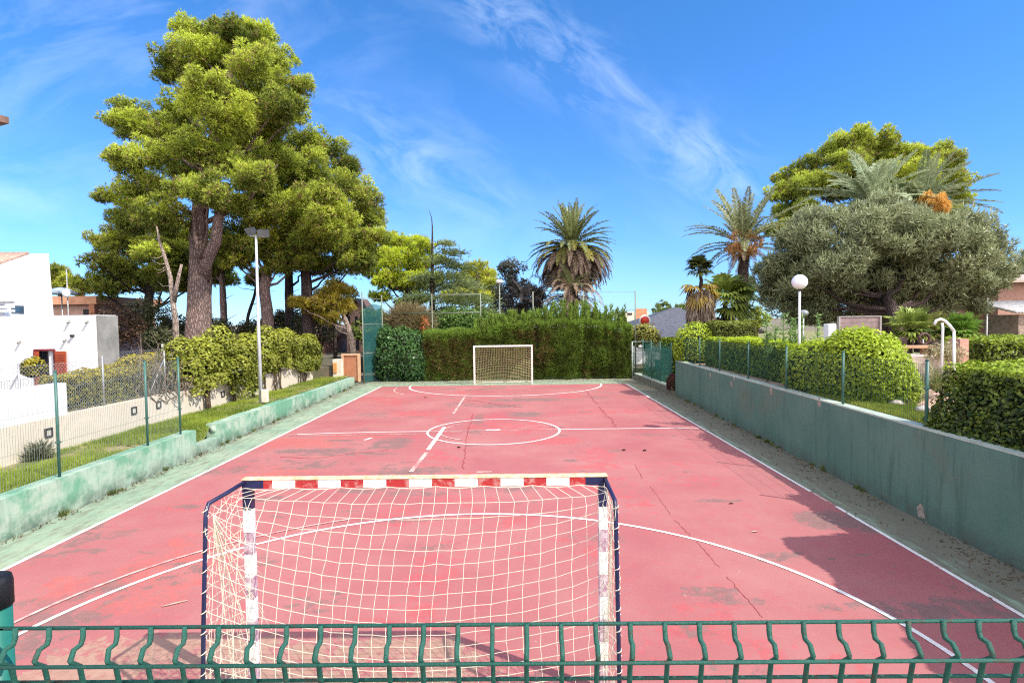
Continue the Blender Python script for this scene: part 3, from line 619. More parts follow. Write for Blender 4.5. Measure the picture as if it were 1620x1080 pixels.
# white house on the left
YH = 18.0
t = thing('house', 'white rendered house with a tiled roof corner and red-orange shutters, at the left edge', 'house', (-15, YH, .85))
xr, zr_ = P(153, 498, YH); x0 = -24.0
wl, wt = P(56, 555, YH); wr, wb = P(88, 611, YH)
mb = MB()      # lower storey with a real window opening
mb.box((x0, YH, .85), (wl, YH + .92, zr_)); mb.box((wr, YH, .85), (xr - .05, YH + .92, zr_)); mb.box((wl, YH, .85), (wr, YH + .92, wb)); mb.box((wl, YH, wt), (wr, YH + .92, zr_))
mb.build('wall', white_render, t)
MB().box((xr - .047, YH + .03, .8), (xr + .004, YH + .95, zr_ - .02)).build('side_wall', concrete_grey, t)
XU = -17.1
pr = [(18.4, zr_ - .3), (20.35, zr_ - .3), (float(atx(77, 401, XU)[1]), float(atx(77, 401, XU)[2])), (float(atx(47, 402, XU)[1]), float(atx(47, 402, XU)[2]) - .02), (float(atx(0, 419, XU)[1]), float(atx(0, 419, XU)[2]))]
MB().slab([(XU, y, z) for y, z in pr], (-7, 0, 0)).build('upper_wall', white_render, t)
(ya_u, za_u), (yb_u, zb_u) = pr[4], pr[3]
rm = MB()        # rows of barrel tiles climbing to the parapet
for i in range(44):
    xx = XU - .1 - i * .155; rm.tube([(xx, ya_u - .12, za_u + .0), (xx, yb_u + .02, zb_u + .05)], .07, 6, 0, True)
rm.build('roof', tile, t)
f0 = MB()
f0.box((wl - .04, YH - .03, wt), (wr + .04, YH - .003, wt + .06)); f0.box((wl - .05, YH - .03, wb - .05), (wl, YH + .1, wt)); f0.box((wr, YH - .03, wb - .05), (wr + .05, YH + .1, wt))
wn = f0.build('window', mat('window_frame_red', (0.25, .03, .04), .5), t)
MB().box((wl, YH + .12, wb), (wr, YH + .14, wt)).build('pane', mat('dark_glass', (0.03, .035, .05), .15, .1, spec=.6), wn)
MB().box((wl + .38, YH + .06, wb), (wl + .52, YH + .1, wt)).build('curtain', white_render, wn)
for a, b in ((P(56, 530, YH)[0] - .02, P(62, 530, YH)[0]), (P(88, 530, YH)[0], P(105, 530, YH)[0])):
    mb = MB(); mb.box((a, YH - .07, wb - .02), (b, YH - .032, wt - .02), 0, .004)
    zz = wb + .05
    while zz < wt - .1: mb.box((a + .04, YH - .085, zz), (b - .04, YH - .069, zz + .05)); zz += .075
    mb.build('shutter', shutter, t)
YU = 18.4; a, b = atx(17, 483, XU), atx(37, 496, XU); w2 = MB().box((XU + .003, a[1], b[2]), (XU + .03, b[1], a[2])).build('window', mat('window_frame_grey', (.10, .13, .17), .4), t)
MB().box((XU + .029, a[1] + .06, b[2] + .05), (XU + .04, b[1] - .06, a[2] - .05)).build('pane', mat('blue_glass', (0.05, .10, .16), .15, spec=.6), w2)
a, b = P(-40, 472, YU - .3), P(22, 496, YU - .3); mb = MB(); mb.box((a[0], YU - .35, a[1] - .12), (b[0] + .08, YU - .08, a[1]))
for i in range(4): z = b[1] + .06 + i * .13; mb.box((a[0], YU - .3, z), (b[0], YU - .25, z + .07))
mb.build('balustrade', white_render, t)
for px, py in ((32, 540), (104, 537), (110, 508), (139, 508)):
    q = P(px, py, YH); MB().tube([(q[0], YH, q[1]), (q[0] + .03, YH - .13, q[1] - .05)], .03, 8).build('spout', concrete_grey, t)
q = P(116, 531, YH); MB().tube([(q[0], YH + .02, q[1]), (q[0], YH - .10, q[1])], .045, 10).build('wall_lamp', lampblack, t)
# eave of the neighbouring building, top left
e = [at(14.5, 196, 12), at(-6, 182, 12.6), at(-30, 250, 10.5)]
t = thing('house', 'brown roof eave corner of a neighbouring building, upper left edge', 'house', (-13, 11, 0.3))
ex, ez = float(e[0][0]), float(e[0][2])
mb = MB(); mb.slab([(ex, 12.0, ez), (ex - 6, 14.6, ez + .1), (ex - 8, 6, ez + .1), (ex - .9, 9.6, ez - .0)], (0, 0, .14)); mb.build('roof', mat('brown_eave', (0.22, .13, .10), .8, .2, 3), t)
MB().box((ex - 8, 10.0, .8), (ex - 1.6, 11.6, ez - .02)).build('wall', white_render, t)

# garden wall left, its parapet, its lights
bz = lambda y: 1.28 + (y - 10) * -.004
mb = MB(); mb.prism([(BX - .3, 4), (BX, 4), (BX, 27.4), (BX - .3, 27.4)], .2, [bz(4), bz(4), bz(27.4), bz(27.4)]); mb.box((BX - .33, 27.4, .1), (BX + .06, 27.9, 1.75))
tag(mb.build('garden_wall', beige), 'long low beige garden wall between the lawn and the white house', 'wall')
q = atx(107, 630, BX); mb = MB().box((BX - .29, 4, 1.26), (BX - .02, float(q[1]), float(atx(107, 605, BX)[2])))
tag(mb.build('parapet_wall', white_render), 'white parapet on the beige wall, below the shuttered window', 'wall')
for i, (px, py, how) in enumerate(((76, 684, 'nearest the viewer, left of the grey plant tuft'), (211, 649, 'below the yellow-green hedge'), (250, 640, 'between the two last green fence posts'), (352, 623, 'under the ivy, between two bare stems'))):
    q = atx(px, py, BX); w = .10
    t = thing('wall_light', 'small square lamp on the beige wall, ' + how, 'wall light', q, 'lamps in the beige garden wall')
    mb = MB(); y, z = float(q[1]), float(q[2])
    for a, b, c, d in ((-w, -w, w, -w + .03), (-w, w - .03, w, w), (-w, -w + .03, -w + .03, w - .03), (w - .03, -w + .03, w, w - .03)): mb.box((BX + .001, y + a, z + b), (BX + .035, y + c, z + d))
    mb.build('frame', lampblack, t); MB().box((BX + .001, y - w + .03, z - w + .03), (BX + .012, y + w - .03, z + w - .03)).build('lens', mat('frosted_lens', (.62, .58, .5), .4), t)
# chain-link fence standing on the beige wall
cw = mat('chainlink_wire', (0.50, .50, .52), .4, .1, 9, metal=.3)
ys = [float(atx(x, 600, BX - .15)[1]) for x in (30, 163, 261)]; zt_ = [2.55, 2.5, 2.5]
t = thing('mesh_fence', 'galvanised chain-link fence on the beige wall, before the yellow-green hedge', 'fence', (BX - .15, ys[0], 1.3))
ya, yb = 5.0, ys[2]; zt0 = 2.46; mb = MB(); X = BX - .15; d = .06
for s in (1, -1):
    k = ya - (1.25 if s > 0 else 0)
    while k < yb + (0 if s > 0 else 1.25):
        p, q = (k, 1.3), (k + s * (zt0 - 1.3), zt0)
        if s < 0: p, q = (k, 1.3), (k - (zt0 - 1.3), zt0)
        lo, hi = sorted((p, q))
        if hi[0] > ya and lo[0] < yb:
            f = lambda yq: p[1] + (q[1] - p[1]) * (yq - p[0]) / (q[0] - p[0])
            a, b = max(lo[0], ya), min(hi[0], yb); mb.tube([(X, a, f(a)), (X, b, f(b))], .0022, 3, 0, False, False)
        k += d * 1.45
for z in (1.33, 1.9, zt0): mb.tube([(X, ya, z), (X, yb, z)], .003, 4, 0, False, False)
mb.build('mesh_panel', cw, t)
for i, y in enumerate(ys):
    mb = MB().tube([(X, y, 1.2), (X, y, zt0 + .08)], .024, 8)
    if i != 1: mb.tube([(X, y + .0, zt0 - .15), (X, y - .75, 1.3)], .016, 6)
    mb.build('post', galv, t)
q0 = at(187, 560, 18.6); q1 = at(257, 552, 20.5)
t = thing('mesh_fence', 'tall chain-link fence with green backing between the grey side wall and dry twigs', 'fence', (q0[0], q0[1], .85))
mb = MB()
a, b = q0[:2], q1[:2]; L = np.linalg.norm(b - a)
for s in (1, -1):
    for k in np.arange(-1.4, L + 1.4, .1):
        z0_, z1_ = .9, 2.45; p0 = k; p1 = k + s * 1.55; c0, c1 = sorted((p0, p1)); c0c, c1c = max(0, c0), min(L, c1)
        if c0c < c1c: f = lambda v: z0_ + (z1_ - z0_) * (v - p0) / (p1 - p0); mb.tube([(*(a + (b - a) * c0c / L), f(c0c)), (*(a + (b - a) * c1c / L), f(c1c))], .003, 3, 0, False, False)
mb.build('mesh_panel', cw, t)
MB().slab([(*a, .9), (*b, .9), (*b, 1.95), (*a, 1.95)], (0, .02, 0)).build('shade_net', shade, t)
for p, h in ((b, 2.6),): MB().tube([(*p, .8), (*p, h)], .03, 8).tube([(*p, 2.45), (p[0] - .35, p[1] - .3, .85)], .02, 6).build('post', mat('white_post', (.72, .72, .74), .5), t)

# floodlight mast
fx, fy = float(at(413, 635, 19)[0]), 19.0; fz_ = float(at(405, 372, 19)[2])
t = thing('floodlight', 'tall slim galvanised mast with two dark floodlights above the ivy', 'floodlight', (fx, fy, .45))
MB().tube([(fx, fy, .4), (fx - .01, fy, 3.0), (fx, fy, fz_)], [.07, .055, .038], 12).build('pole', mat('pale_mast_steel', (.55, .57, .60), .45, .1, 3, metal=.2), t)
MB().tube([(fx - .22, fy, fz_ - .02), (fx + .25, fy, fz_ - .06)], .025, 8).build('crossarm', galv, t)
for dx, dz, an in ((-.16, .16, -.5), (.26, .08, .35)):
    mb = MB(); c = np.array((fx + dx, fy, fz_ + dz)); ca, sa = math.cos(an), math.sin(an)
    def rot(p): x, y, z = p; y, z = y * .8 - z * .6, y * .6 + z * .8; return (c[0] + x * ca - y * sa, c[1] + x * sa + y * ca, c[2] + z)
    h = [rot(p) for p in ((-.19, -.09, -.13), (.19, -.09, -.13), (.19, -.09, .13), (-.19, -.09, .13), (-.13, .09, -.08), (.13, .09, -.08), (.13, .09, .08), (-.13, .09, .08))]
    mb.add(h, [(7, 6, 5, 4), (0, 1, 5, 4), (1, 2, 6, 5), (2, 3, 7, 6), (3, 0, 4, 7)]); mb.tube([rot((0, .09, 0)), (fx + dx, fy, fz_ - .03)], .02, 6)
    o = mb.build('lamp_head', lampblack, t); MB().add(h[:4], [(0, 1, 2, 3)]).build('glass', mat('lamp_glass', (.20, .21, .23), .15, spec=.6), o)
MB().box((fx + .05, fy - .09, .62), (fx + .26, fy + .03, 1.05), 0, .01).build('junction_box', creamm, t)
# globe lamp
gx, gz = P(1265, 446, 15); t = thing('street_lamp', 'white globe lamp on a slim white post above the right hedges', 'lamp', (gx, 15, 1.43))
MB().tube([(gx, 15, 1.43), (gx, 15, gz - .19)], .032, 12).build('pole', mat('white_lamp_post', (.70, .70, .72), .45), t)
MB().tube([(gx, 15, gz - .24), (gx, 15, gz - .16)], [.045, .07], 12).build('collar', lampblack, t)
MB().ball((gx, 15, gz), .20, 28).build('globe', mat('white_opal_globe', (.86, .86, .88), .2, .02, spec=.5), t)
q = P(1262, 520, 17); gx2 = P(1271, 495, 21)
t = thing('street_lamp', 'small dark-shaded garden lamp behind the globe lamp post', 'lamp', (gx2[0], 21, 1.43))
MB().tube([(gx2[0], 21, 1.43), (gx2[0], 21, gx2[1] - .1)], .03, 8).build('pole', galv, t); MB().ball((gx2[0], 21, gx2[1]), (.18, .18, .12), 14).build('globe', mat('grey_globe', (.3, .32, .36), .3), t)
# white bent handrail
ya_ = 14.0; A = [P(x, y, ya_) for x, y in ((1489, 582), (1489, 512), (1484, 507), (1488, 506.5), (1495, 508), (1509, 523), (1510, 582))]
t = thing('handrail', 'white tubular handrail with a curved top beyond the gap in the hedge', 'handrail', (A[0][0], ya_, 1.43))
wt_ = mat('white_tube', (.76, .77, .78), .35, .06, 5)
MB().tube([(A[0][0], ya_, 1.43), (A[1][0] + .04, ya_, A[1][1] - .1), (A[1][0] + .02, ya_, A[1][1] + .02)], .03, 10).build('post', wt_, t)
MB().tube([(A[6][0], ya_, 1.43), (A[5][0], ya_, A[5][1])], .03, 10).build('post', wt_, t)
MB().tube([(A[2][0] - .09, ya_, A[2][1] - .10), (A[2][0] - .05, ya_, A[2][1]), (A[3][0], ya_, A[3][1] + .03), (A[4][0], ya_, A[4][1] + .01), ((A[4][0] + A[5][0]) / 2, ya_, (A[4][1] + A[5][1]) / 2 + .02), (A[5][0], ya_, A[5][1])], .034, 10).build('rail', wt_, t)

# terracotta gate beyond the ivy
a, b = P(541, 603, 29), P(569, 559, 29)
t = thing('gate', 'terracotta panel gate in a cream frame at the left far corner', 'gate', (a[0], 29, .2))
MB().box((a[0], 28.98, .2), (a[0] + .12, 29.14, b[1])).box((b[0] - .12, 28.98, .2), (b[0], 29.14, b[1])).box((a[0] + .12, 28.98, b[1] - .1), (b[0] - .12, 29.14, b[1] - .003)).build('frame', mat('orange_cream_frame', (.58, .36, .22), .8, .1), t)
MB().box((a[0] + .12, 29.03, .25), (b[0] - .12, 29.08, b[1] - .1)).build('panel', terra, t)
a2, b2 = P(528, 603, 28.6), P(540, 568, 28.6); t = thing('gate_pillar', 'white gate pillar with an orange letter box, left of the terracotta gate', 'pillar', (a2[0], 28.6, .2))
MB().box((a2[0], 28.5, .2), (b2[0], 28.9, b2[1])).build('shaft', creamm, t); MB().box((a2[0] + .02, 28.44, .75), (a2[0] + .22, 28.5, 1.25), 0, .01).build('letter_box', mat('orange_box', (.62, .30, .10), .6), t)

# tall ball-stop fence behind the hedge
rail = mat('faded_green_tube', (0.17, 0.21, 0.16), .6, .25, 5, (.28, .28, .22))
tall = thing('ball_stop_fence', 'tall ball-stop fence with teal shade cloth beside the terracotta gate', 'fence', (-8.4, 30, 0))
c0 = np.array((-8.40, 30.0)); c1 = np.array((-7.78, 31.8))
for c, zt1 in ((c0, 4.95), (c1, 4.85)): MB().tube([(*c, -.05), (*c, zt1)], .035, 8).build('post', rail, tall)
for z in (4.62, 1.62, 3.2): MB().tube([(*c0, z), (*c1, z)], .02, 6).build('rail', rail, tall)
MB().slab([(*c0, .05), (*c1, .05), (*c1, 4.25), (*(c0 * .5 + c1 * .5), 4.33), (*c0, 4.0)], (.01, 0, 0)).build('shade_net', cloth('teal_shade_net', (0.045, 0.17, 0.16), .44), tall)
t = thing('ball_stop_fence', 'tall open tube frame rising behind the clipped hedge, with two rails', 'fence', (-4.9, 31.9, 0))
xs_ = [P(x, 466, 31.9)[0] for x in (596.5, 683, 760)]; z_u, z_l = P(720, 466, 31.9)[1], P(720, 494.5, 31.9)[1]
for x in xs_[1:]: MB().tube([(x, 31.9, 0), (x, 31.9, z_u + .05)], .03, 8).build('post', rail, t)
MB().tube([(xs_[0], 31.9, z_u), (xs_[1], 31.9, z_u)], .018, 6).build('rail', mat('dark_rail', (.05, .10, .07), .6), t); MB().tube([(xs_[0] + 1, 31.9, z_l), (xs_[1], 31.9, z_l)], .018, 6).build('rail', mat('dark_rail', ()), t)
for z in (z_u, z_l): MB().tube([(xs_[1], 31.9, z), (xs_[2], 31.9, z)], .026, 8).build('rail', rail, t)
for px, ytop, nm in ((790, 448, 'bare green pole, left of the big shaggy palm'), (843, 461, 'bare green pole under the shaggy palm skirt'), (923, 461, 'bare green pole at the right of the shaggy palm trunk'), (1005, 460, 'bare green pole carrying wires above the hedge end')):
    x, z = P(px, ytop, 31.9); t = thing('fence_pole', nm, 'pole', (x, 31.9, 0), 'poles behind the hedge'); MB().tube([(x, 31.9, 0), (x, 31.9, z)], .035, 8).build('shaft', rail, t)
    if px == 790: MB().ball((x, 31.9, z + .1), (.22, .15, .12), 12).build('lamp_head', mat('white_plate', ()), t)
    if px == 1005:
        for zz in (462, 490): x2, z3_ = P(923, zz, 31.9); MB().tube([(x2, 31.9, z3_), (x, 31.9, P(1005, zz, 31.9)[1])], .012, 4).build('wire', rail, t)

# houses behind
def gable(name, label, px0, px1, Y, zb, zw, zr, dep, wm, rm, parts=()):
    x0, x1 = P(px0, 500, Y)[0], P(px1, 500, Y)[0]; t = thing(name, label, 'house', ((x0 + x1) / 2, Y, zb))
    MB().slab([(x0, Y, zb), (x1, Y, zb), (x1, Y, zw), ((x0 + x1) / 2, Y, zr), (x0, Y, zw)], (0, dep, 0)).build('wall', wm, t)
    mb = MB(); xm = (x0 + x1) / 2
    for s in (x0 - .35, x1 + .35): mb.slab([(xm, Y - .4, zr + .05), (s, Y - .4, zw - .25), (s, Y + dep + .4, zw - .25), (xm, Y + dep + .4, zr + .05)], (0, 0, .18))
    mb.build('roof', rm, t); return t, x0, x1
brown_tile = mat('dark_brown_tile', (0.12, .075, .065), .85, .3, 4, (.20, .12, .10)); pinkish = mat('pink_brick_render', (0.42, .25, .20), .9, .2, 3, (.50, .33, .27), .3, 20)
t, x0, x1 = gable('house', 'pink gabled house between the leaning trunk and the teal net', 548, 582, 46, .5, P(560, 503, 46)[1], P(560, 476, 46)[1], 3, pinkish, brown_tile)
for px, py in ((553, 512), (565, 512), (556, 545), (567, 545)): a, b = P(px - 4, py - 12, 45.95), P(px + 1, py + 8, 45.95); MB().box((a[0], 45.93, b[1]), (b[0], 45.995, a[1])).build('window', mat('dark_glass', ()), t)
def hip(label, pxl, pxr, Y, ze, zr, zb, dep, wm, rm, inset=.35, apx=None):
    x0, x1 = P(pxl, 500, Y)[0], P(pxr, 500, Y)[0]; t = thing('house', label, 'house', ((x0 + x1) / 2, Y, zb))
    MB().box((x0 + .5, Y + .5, zb), (x1 - .5, Y + dep - .5, ze - .02)).build('wall', wm, t)
    w = (x1 - x0) * inset; ra, rb = x0 + w, x1 - w
    if apx: ra = rb = P(apx, 500, Y + dep / 2)[0]; rb += .6
    ym = Y + dep / 2
    mb = MB(); B = [(x0, Y, ze), (x1, Y, ze), (x1, Y + dep, ze), (x0, Y + dep, ze)]; T = [(ra, ym, zr), (rb, ym, zr)]
    mb.add(B + T + [(a, b, c - .2) for a, b, c in B], [(0, 1, 5, 4), (1, 2, 5), (2, 3, 4, 5), (3, 0, 4), (0, 6, 7, 1), (1, 7, 8, 2), (2, 8, 9, 3), (3, 9, 6, 0), (6, 9, 8, 7)]); mb.build('roof', rm, t); return t, x0, x1
slate = mat('slate_roof', (0.115, .12, .145), .7, .25, 3, (.07, .075, .09), .4, 8)
hip('brown-roofed long house in the shade behind the pine trunks', 372, 520, 44, P(440, 530, 44)[1], P(440, 506, 48)[1], .5, 8, mat('brown_wall', (.24, .13, .10), .9, .2), brown_tile, .15)
t, x0, x1 = hip('slate-roofed white house behind the far gate and the fan palms', 985, 1130, 50, P(1065, 521, 50)[1], P(1063, 486, 54.5)[1], .2, 9, white_render, slate, apx=1065)
a = P(1022, 528, 49.6); b = P(1078, 545, 49.6)
MB().slab([(a[0], 48.0, a[1] - .35), (b[0], 48.0, a[1] - .35), (b[0], 50.4, a[1] + .45), (a[0], 50.4, a[1] + .45)], (0, 0, .12)).build('porch_roof', slate, t)
MB().box((a[0] + .2, 49.5, .2), (b[0] - .2, 49.7, a[1] - .2)).build('porch_wall', creamm, t)
t, x0, x1 = hip('reddish slate-roofed bungalow behind the tall date palm', 1118, 1212, 44, P(1165, 524, 44)[1], P(1165, 504, 48)[1], .2, 8, white_render, mat('reddish_slate', (.15, .085, .09), .75, .25, 3, (.10, .07, .08)), .35)
MB().box((x1 - 1.6, 44.42, 1.2), (x1 - 1.1, 44.495, 2.2)).build('window', mat('dark_glass', ()), t)
a, b = P(985, 500, 95), P(1026, 488, 95); t = thing('apartment_building', 'small distant cream and orange block above the hedge end', 'building', (a[0], 95, 0))
MB().box((a[0], 95, 0), (b[0], 103, b[1] - .5)).build('wall', creamm, t); MB().box((P(1006, 530, 95)[0], 94.8, 2), (P(1023, 530, 95)[0], 94.99, b[1])).build('bay', mat('orange_render', (.60, .26, .15), .8), t)
MB().box((a[0] + .8, 94.9, a[1] + .2), (a[0] + 1.6, 94.99, b[1] - .7)).build('window', mat('dark_glass', ()), t); MB().box((a[0] + 2.1, 94.9, a[1] + .2), (a[0] + 2.5, 94.99, b[1] - .7)).build('window', mat('dark_glass', ()), t)
a, b = P(84, 500, 34), P(154, 468, 34); t = thing('house', 'orange-banded low house behind the white house, with a flat tiled edge', 'house', (a[0], 34, .85))
MB().box((a[0] - 4, 34.3, .85), (b[0] - .4, 40, b[1] - .3)).build('wall', pinkish, t); MB().box((a[0] - 4, 33.9, b[1] - .5), (b[0], 40.2, b[1])).build('roof', mat('orange_fascia', (.60, .30, .18), .8, .15), t)
x1_, _ = P(152, 530, 34); MB().box((x1_ - .35, 33.95, .85), (x1_, 34.25, b[1] - .51)).build('pillar', terra, t); MB().box((P(129, 530, 34)[0], 34.2, .85), (P(147, 530, 34)[0], 34.29, b[1] - .8)).build('doorway', dark, t)
ax, az = P(105, 425, 26); t = thing('antenna', 'thin aerial mast with a round dish beside the white house wall', 'antenna', (ax, 26, .85))
MB().tube([(ax, 26, .85), (ax, 26, az)], .03, 6).build('pole', galv, t); q = P(106, 464, 25.9); MB().ball((q[0], 25.85, q[1]), (.20, .06, .20), 16).build('dish', mat('white_plate', ()), t)
q = P(97, 456, 27); t = thing('parasol', 'small grey-blue parasol on the terrace of the white house', 'parasol', (q[0], 27, .85)); MB().tube([(q[0], 27, q[1] - .28), (q[0], 27, q[1]), (q[0], 27, q[1] + .06)], [.75, .3, .02], 10).build('canopy', mat('parasol_cloth', (.30, .36, .45), .8), t); MB().tube([(q[0], 27, .85), (q[0], 27, q[1])], .03, 6).build('pole', galv, t)
# brick house on the right
brick = mat('pink_brick', (0.50, .29, .22), .9, .22, 6, (.40, .22, .18), .3, 40)
a = P(1528, 545, 31); xc = P(1578, 530, 31)[0]; xe_ = P(1700, 530, 31)[0]; zt2 = P(1600, 446, 31)[1]
t = thing('brick_house', 'pink brick house with a porch at the right edge behind the olive tree', 'house', (xc, 31, 1.43))
MB().box((xc, 31, 1.43), (xe_, 37, zt2)).box((a[0], 32.6, 1.43), (xc - .003, 36, zt2 - .1)).build('wall', brick, t)
MB().slab([(a[0] - .5, 30.4, zt2 - .05), (xe_, 30.4, zt2 - .05), (xe_, 34, zt2 + .5), (a[0] - .5, 34, zt2 + .5)], (0, 0, .12)).build('roof', mat('pale_tile', (.52, .42, .36), .85, .2, 6), t)
wv = MB(); w0, w1 = P(1561, 530, 32.6)[0], P(1570, 530, 32.6)[0]; zb_, zh = P(1565, 503, 32.6)[1], P(1565, 478, 32.6)[1]
wv.box((w0, 32.5, zb_), (w1, 32.598, zh)); o = wv.build('window', mat('louvre_grey', (.10, .11, .10), .6), t)
MB().box((a[0] + .2, 32.3, P(1560, 511, 32.6)[1]), (xc - .2, 32.596, P(1560, 506, 32.6)[1])).build('ledge', white_render, t)
MB().box((P(1548, 530, 32.6)[0], 32.5, 1.43), (P(1572, 530, 32.6)[0], 32.597, P(1560, 513, 32.6)[1])).build('doorway', dark, t)
MB().box((P(1603, 530, 31)[0], 30.9, P(1606, 486, 31)[1]), (P(1610, 530, 31)[0], 30.997, P(1606, 476, 31)[1])).build('window', mat('dark_glass', ()), t)
sx, sz = P(1600, 494, 27); t = thing('shed', 'small brick lean-to with a pale corrugated roof at the right edge', 'shed', (sx + 1, 27, 1.43))
MB().box((sx + .35, 27, 1.43), (sx + 4, 29, sz - .12)).build('wall', mat('beige_brick', (.40, .30, .24), .9, .25, 7), t)
mb = MB()
for i in range(30): mb.tube([(sx + i * .14, 26.7, sz), (sx + i * .14, 29.2, sz + .55)], .07, 6)
mb.build('roof', mat('pale_corrugated', (.55, .53, .52), .6, .2, 5), t)
q = P(1562, 470, 26); t = thing('lamp_post', 'plain thin white post in front of the brick house', 'post', (q[0], 26, 1.43)); MB().tube([(q[0], 26, 1.43), (q[0], 26, q[1] + .5)], .035, 8).ball((q[0], 26, q[1] + .52), .045, 8).build('shaft', wt_, t)
# screen, box, timber beam, round sign
a, b = P(1326, 530, 21), P(1394, 500, 21); t = thing('screen_wall', 'grey-pink boarded screen standing behind the rounded hedge', 'screen', ((a[0] + b[0]) / 2, 21, 1.43))
mb = MB(); k = 9
for i in range(k): z0_ = 1.45 + (b[1] - 1.47) * i / k; mb.box((a[0] + .04, 21, z0_), (b[0] - .04, 21.03, z0_ + (b[1] - 1.47) / k - .01))
mb.build('panel', mat('weathered_board', (.24, .17, .17), .9, .3, 5, (.33, .25, .24)), t)
MB().box((a[0], 20.96, 1.43), (a[0] + .06, 21.08, b[1] + .02)).box((b[0] - .06, 20.96, 1.43), (b[0], 21.08, b[1] + .02)).box((a[0] + .06, 20.97, b[1] - .02), (b[0] - .06, 21.07, b[1] + .02)).build('frame', mat('grey_frame', (.38, .34, .33), .7), t)
a, b = P(1310, 530, 20), P(1323, 512, 20); t = thing('utility_box', 'white metal utility cabinet left of the boarded screen', 'cabinet', (a[0], 20, 1.43)); MB().box((a[0], 20, 1.43), (b[0], 20.3, b[1]), 0, .01).build('body', white_render, t); MB().box((a[0] + .02, 19.985, 1.6), (b[0] - .02, 19.998, b[1] - .04)).build('door', mat('white_plate', ()), t)
a, b = P(1424, 552, 17.5), P(1475, 545, 17.5); t = thing('bench', 'long low wooden bench on the patio under the olive tree', 'bench', (a[0], 17.5, 1.43))
MB().box((a[0] - .3, 17.3, b[1] - .1), (b[0], 17.7, b[1] - .02), 0, .01).build('seat', mat('orange_timber', (.52, .30, .18), .7, .2, 6), t)
for x in (a[0], b[0] - .3): MB().box((x, 17.38, 1.43), (x + .09, 17.62, b[1] - .1)).build('leg', mat('orange_timber', ()), t)
q = P(1462, 536, 17.9); t = thing('hose_reel', 'round dark hose reel behind the wooden bench', 'hose reel', (q[0], 17.9, 1.43))
tt = np.linspace(0, 2 * np.pi, 22); MB().tube([(q[0] + .17 * math.cos(a), 17.9, q[1] + .17 * math.sin(a)) for a in tt], .045, 8).build('hose', mat('brown_hose', (.10, .05, .045), .6), t); MB().tube([(q[0], 17.95, 1.43), (q[0], 17.95, q[1])], .03, 6).build('stand', galv, t)
q = P(1438, 552, 16.5); MBp = MB().box((q[0] - .8, 15.6, 1.43), (q[0] + .35, 17.1, q[1] - .16)); tag(MBp.build('stone_slab', mat('pale_stone', (.56, .47, .40), .9, .2, 3)), 'pale stone slab lying before the wooden bench', 'stone slab')
q = P(1560, 567, 13.8)
mbk = MB(); mbk.box((P(1519, 530, 15)[0], 15.0, 1.43), (P(1533, 530, 15)[0], 15.4, P(1526, 536, 15)[1])); tag(mbk.build('brick_pillar', brick), 'short pink brick pillar beside the handrail', 'pillar')
for i, (px, py) in enumerate(((1419, 588), (1434, 592), (1461, 613))):
    q = P(px, py, 11.5 if i < 2 else 10.6); y = 11.5 if i < 2 else 10.6
    mb = MB(); r = .13 if i != 1 else .08; mb.ball((q[0], y, 1.43 + r * .5), (r * 1.2, r, r * .7), 9)
    tag(mb.build('rock', mat('pale_rock', (.56, .50, .46), .9, .3, 9, bump=.8, bscale=12) if i != 1 else mat('brown_rock', (.16, .10, .08), .9, .3, 9)), ('white stone beside the rounded bush', 'small dark brown stone on the gravel patio', 'pale stone beside the near hedge end')[i], 'stone')
q = P(1020, 507, 44); t = thing('traffic_sign', 'round red road sign with a white rim above the far gate', 'road sign', (q[0], 44, .2))
MB().tube([(q[0], 43.97, q[1]), (q[0], 44.0, q[1])], .46, 24).build('disc', mat('sign_white', (.78, .78, .76), .5), t); MB().tube([(q[0], 43.93, q[1]), (q[0], 43.965, q[1])], .34, 24).build('face', mat('sign_red', (.62, .05, .03), .5), t); MB().tube([(q[0], 44.05, .2), (q[0], 44.05, q[1])], .04, 8).build('pole', galv, t)
a, b = P(1027, 560, 36), P(1036, 513, 36); t = thing('gate_pillar', 'white square gate pillar seen above the far mesh gate', 'pillar', (a[0], 36, .2)); MB().box((a[0], 36, .2), (b[0], 36.4, b[1])).build('shaft', white_render, t); MB().box((a[0] - .06, 35.94, b[1]), (b[0] + .06, 36.46, b[1] + .1)).build('cap', mat('grey_frame', ()), t)
a, b = P(1004, 575, 38), P(1052, 556, 38); tag(MB().box((a[0], 38, .2), (P(1026, 530, 38)[0], 38.3, b[1])).box((P(1037, 530, 38)[0], 38, .2), (b[0], 38.3, b[1] - .1)).build('garden_wall', white_render), 'low white wall behind the far mesh gate', 'wall')
a, b = P(1038, 597, 33), P(1050, 568, 33); t = thing('wheelie_bin', 'green wheeled bin behind the kerb wall fence', 'bin', (a[0], 33, .22)); MB().prism([(a[0] + .05, 33.02), (b[0] - .05, 33.02), (b[0] - .05, 33.5), (a[0] + .05, 33.5)], .26, b[1] - .12).build('body', mat('bin_green', (.02, .13, .10), .45), t); MB().box((a[0], 32.98, b[1] - .117), (b[0], 33.55, b[1] - .05), 0, .02).build('lid', mat('bin_green', ()), t)
g = np.random.default_rng(77)     # leaves and cones lying on the court
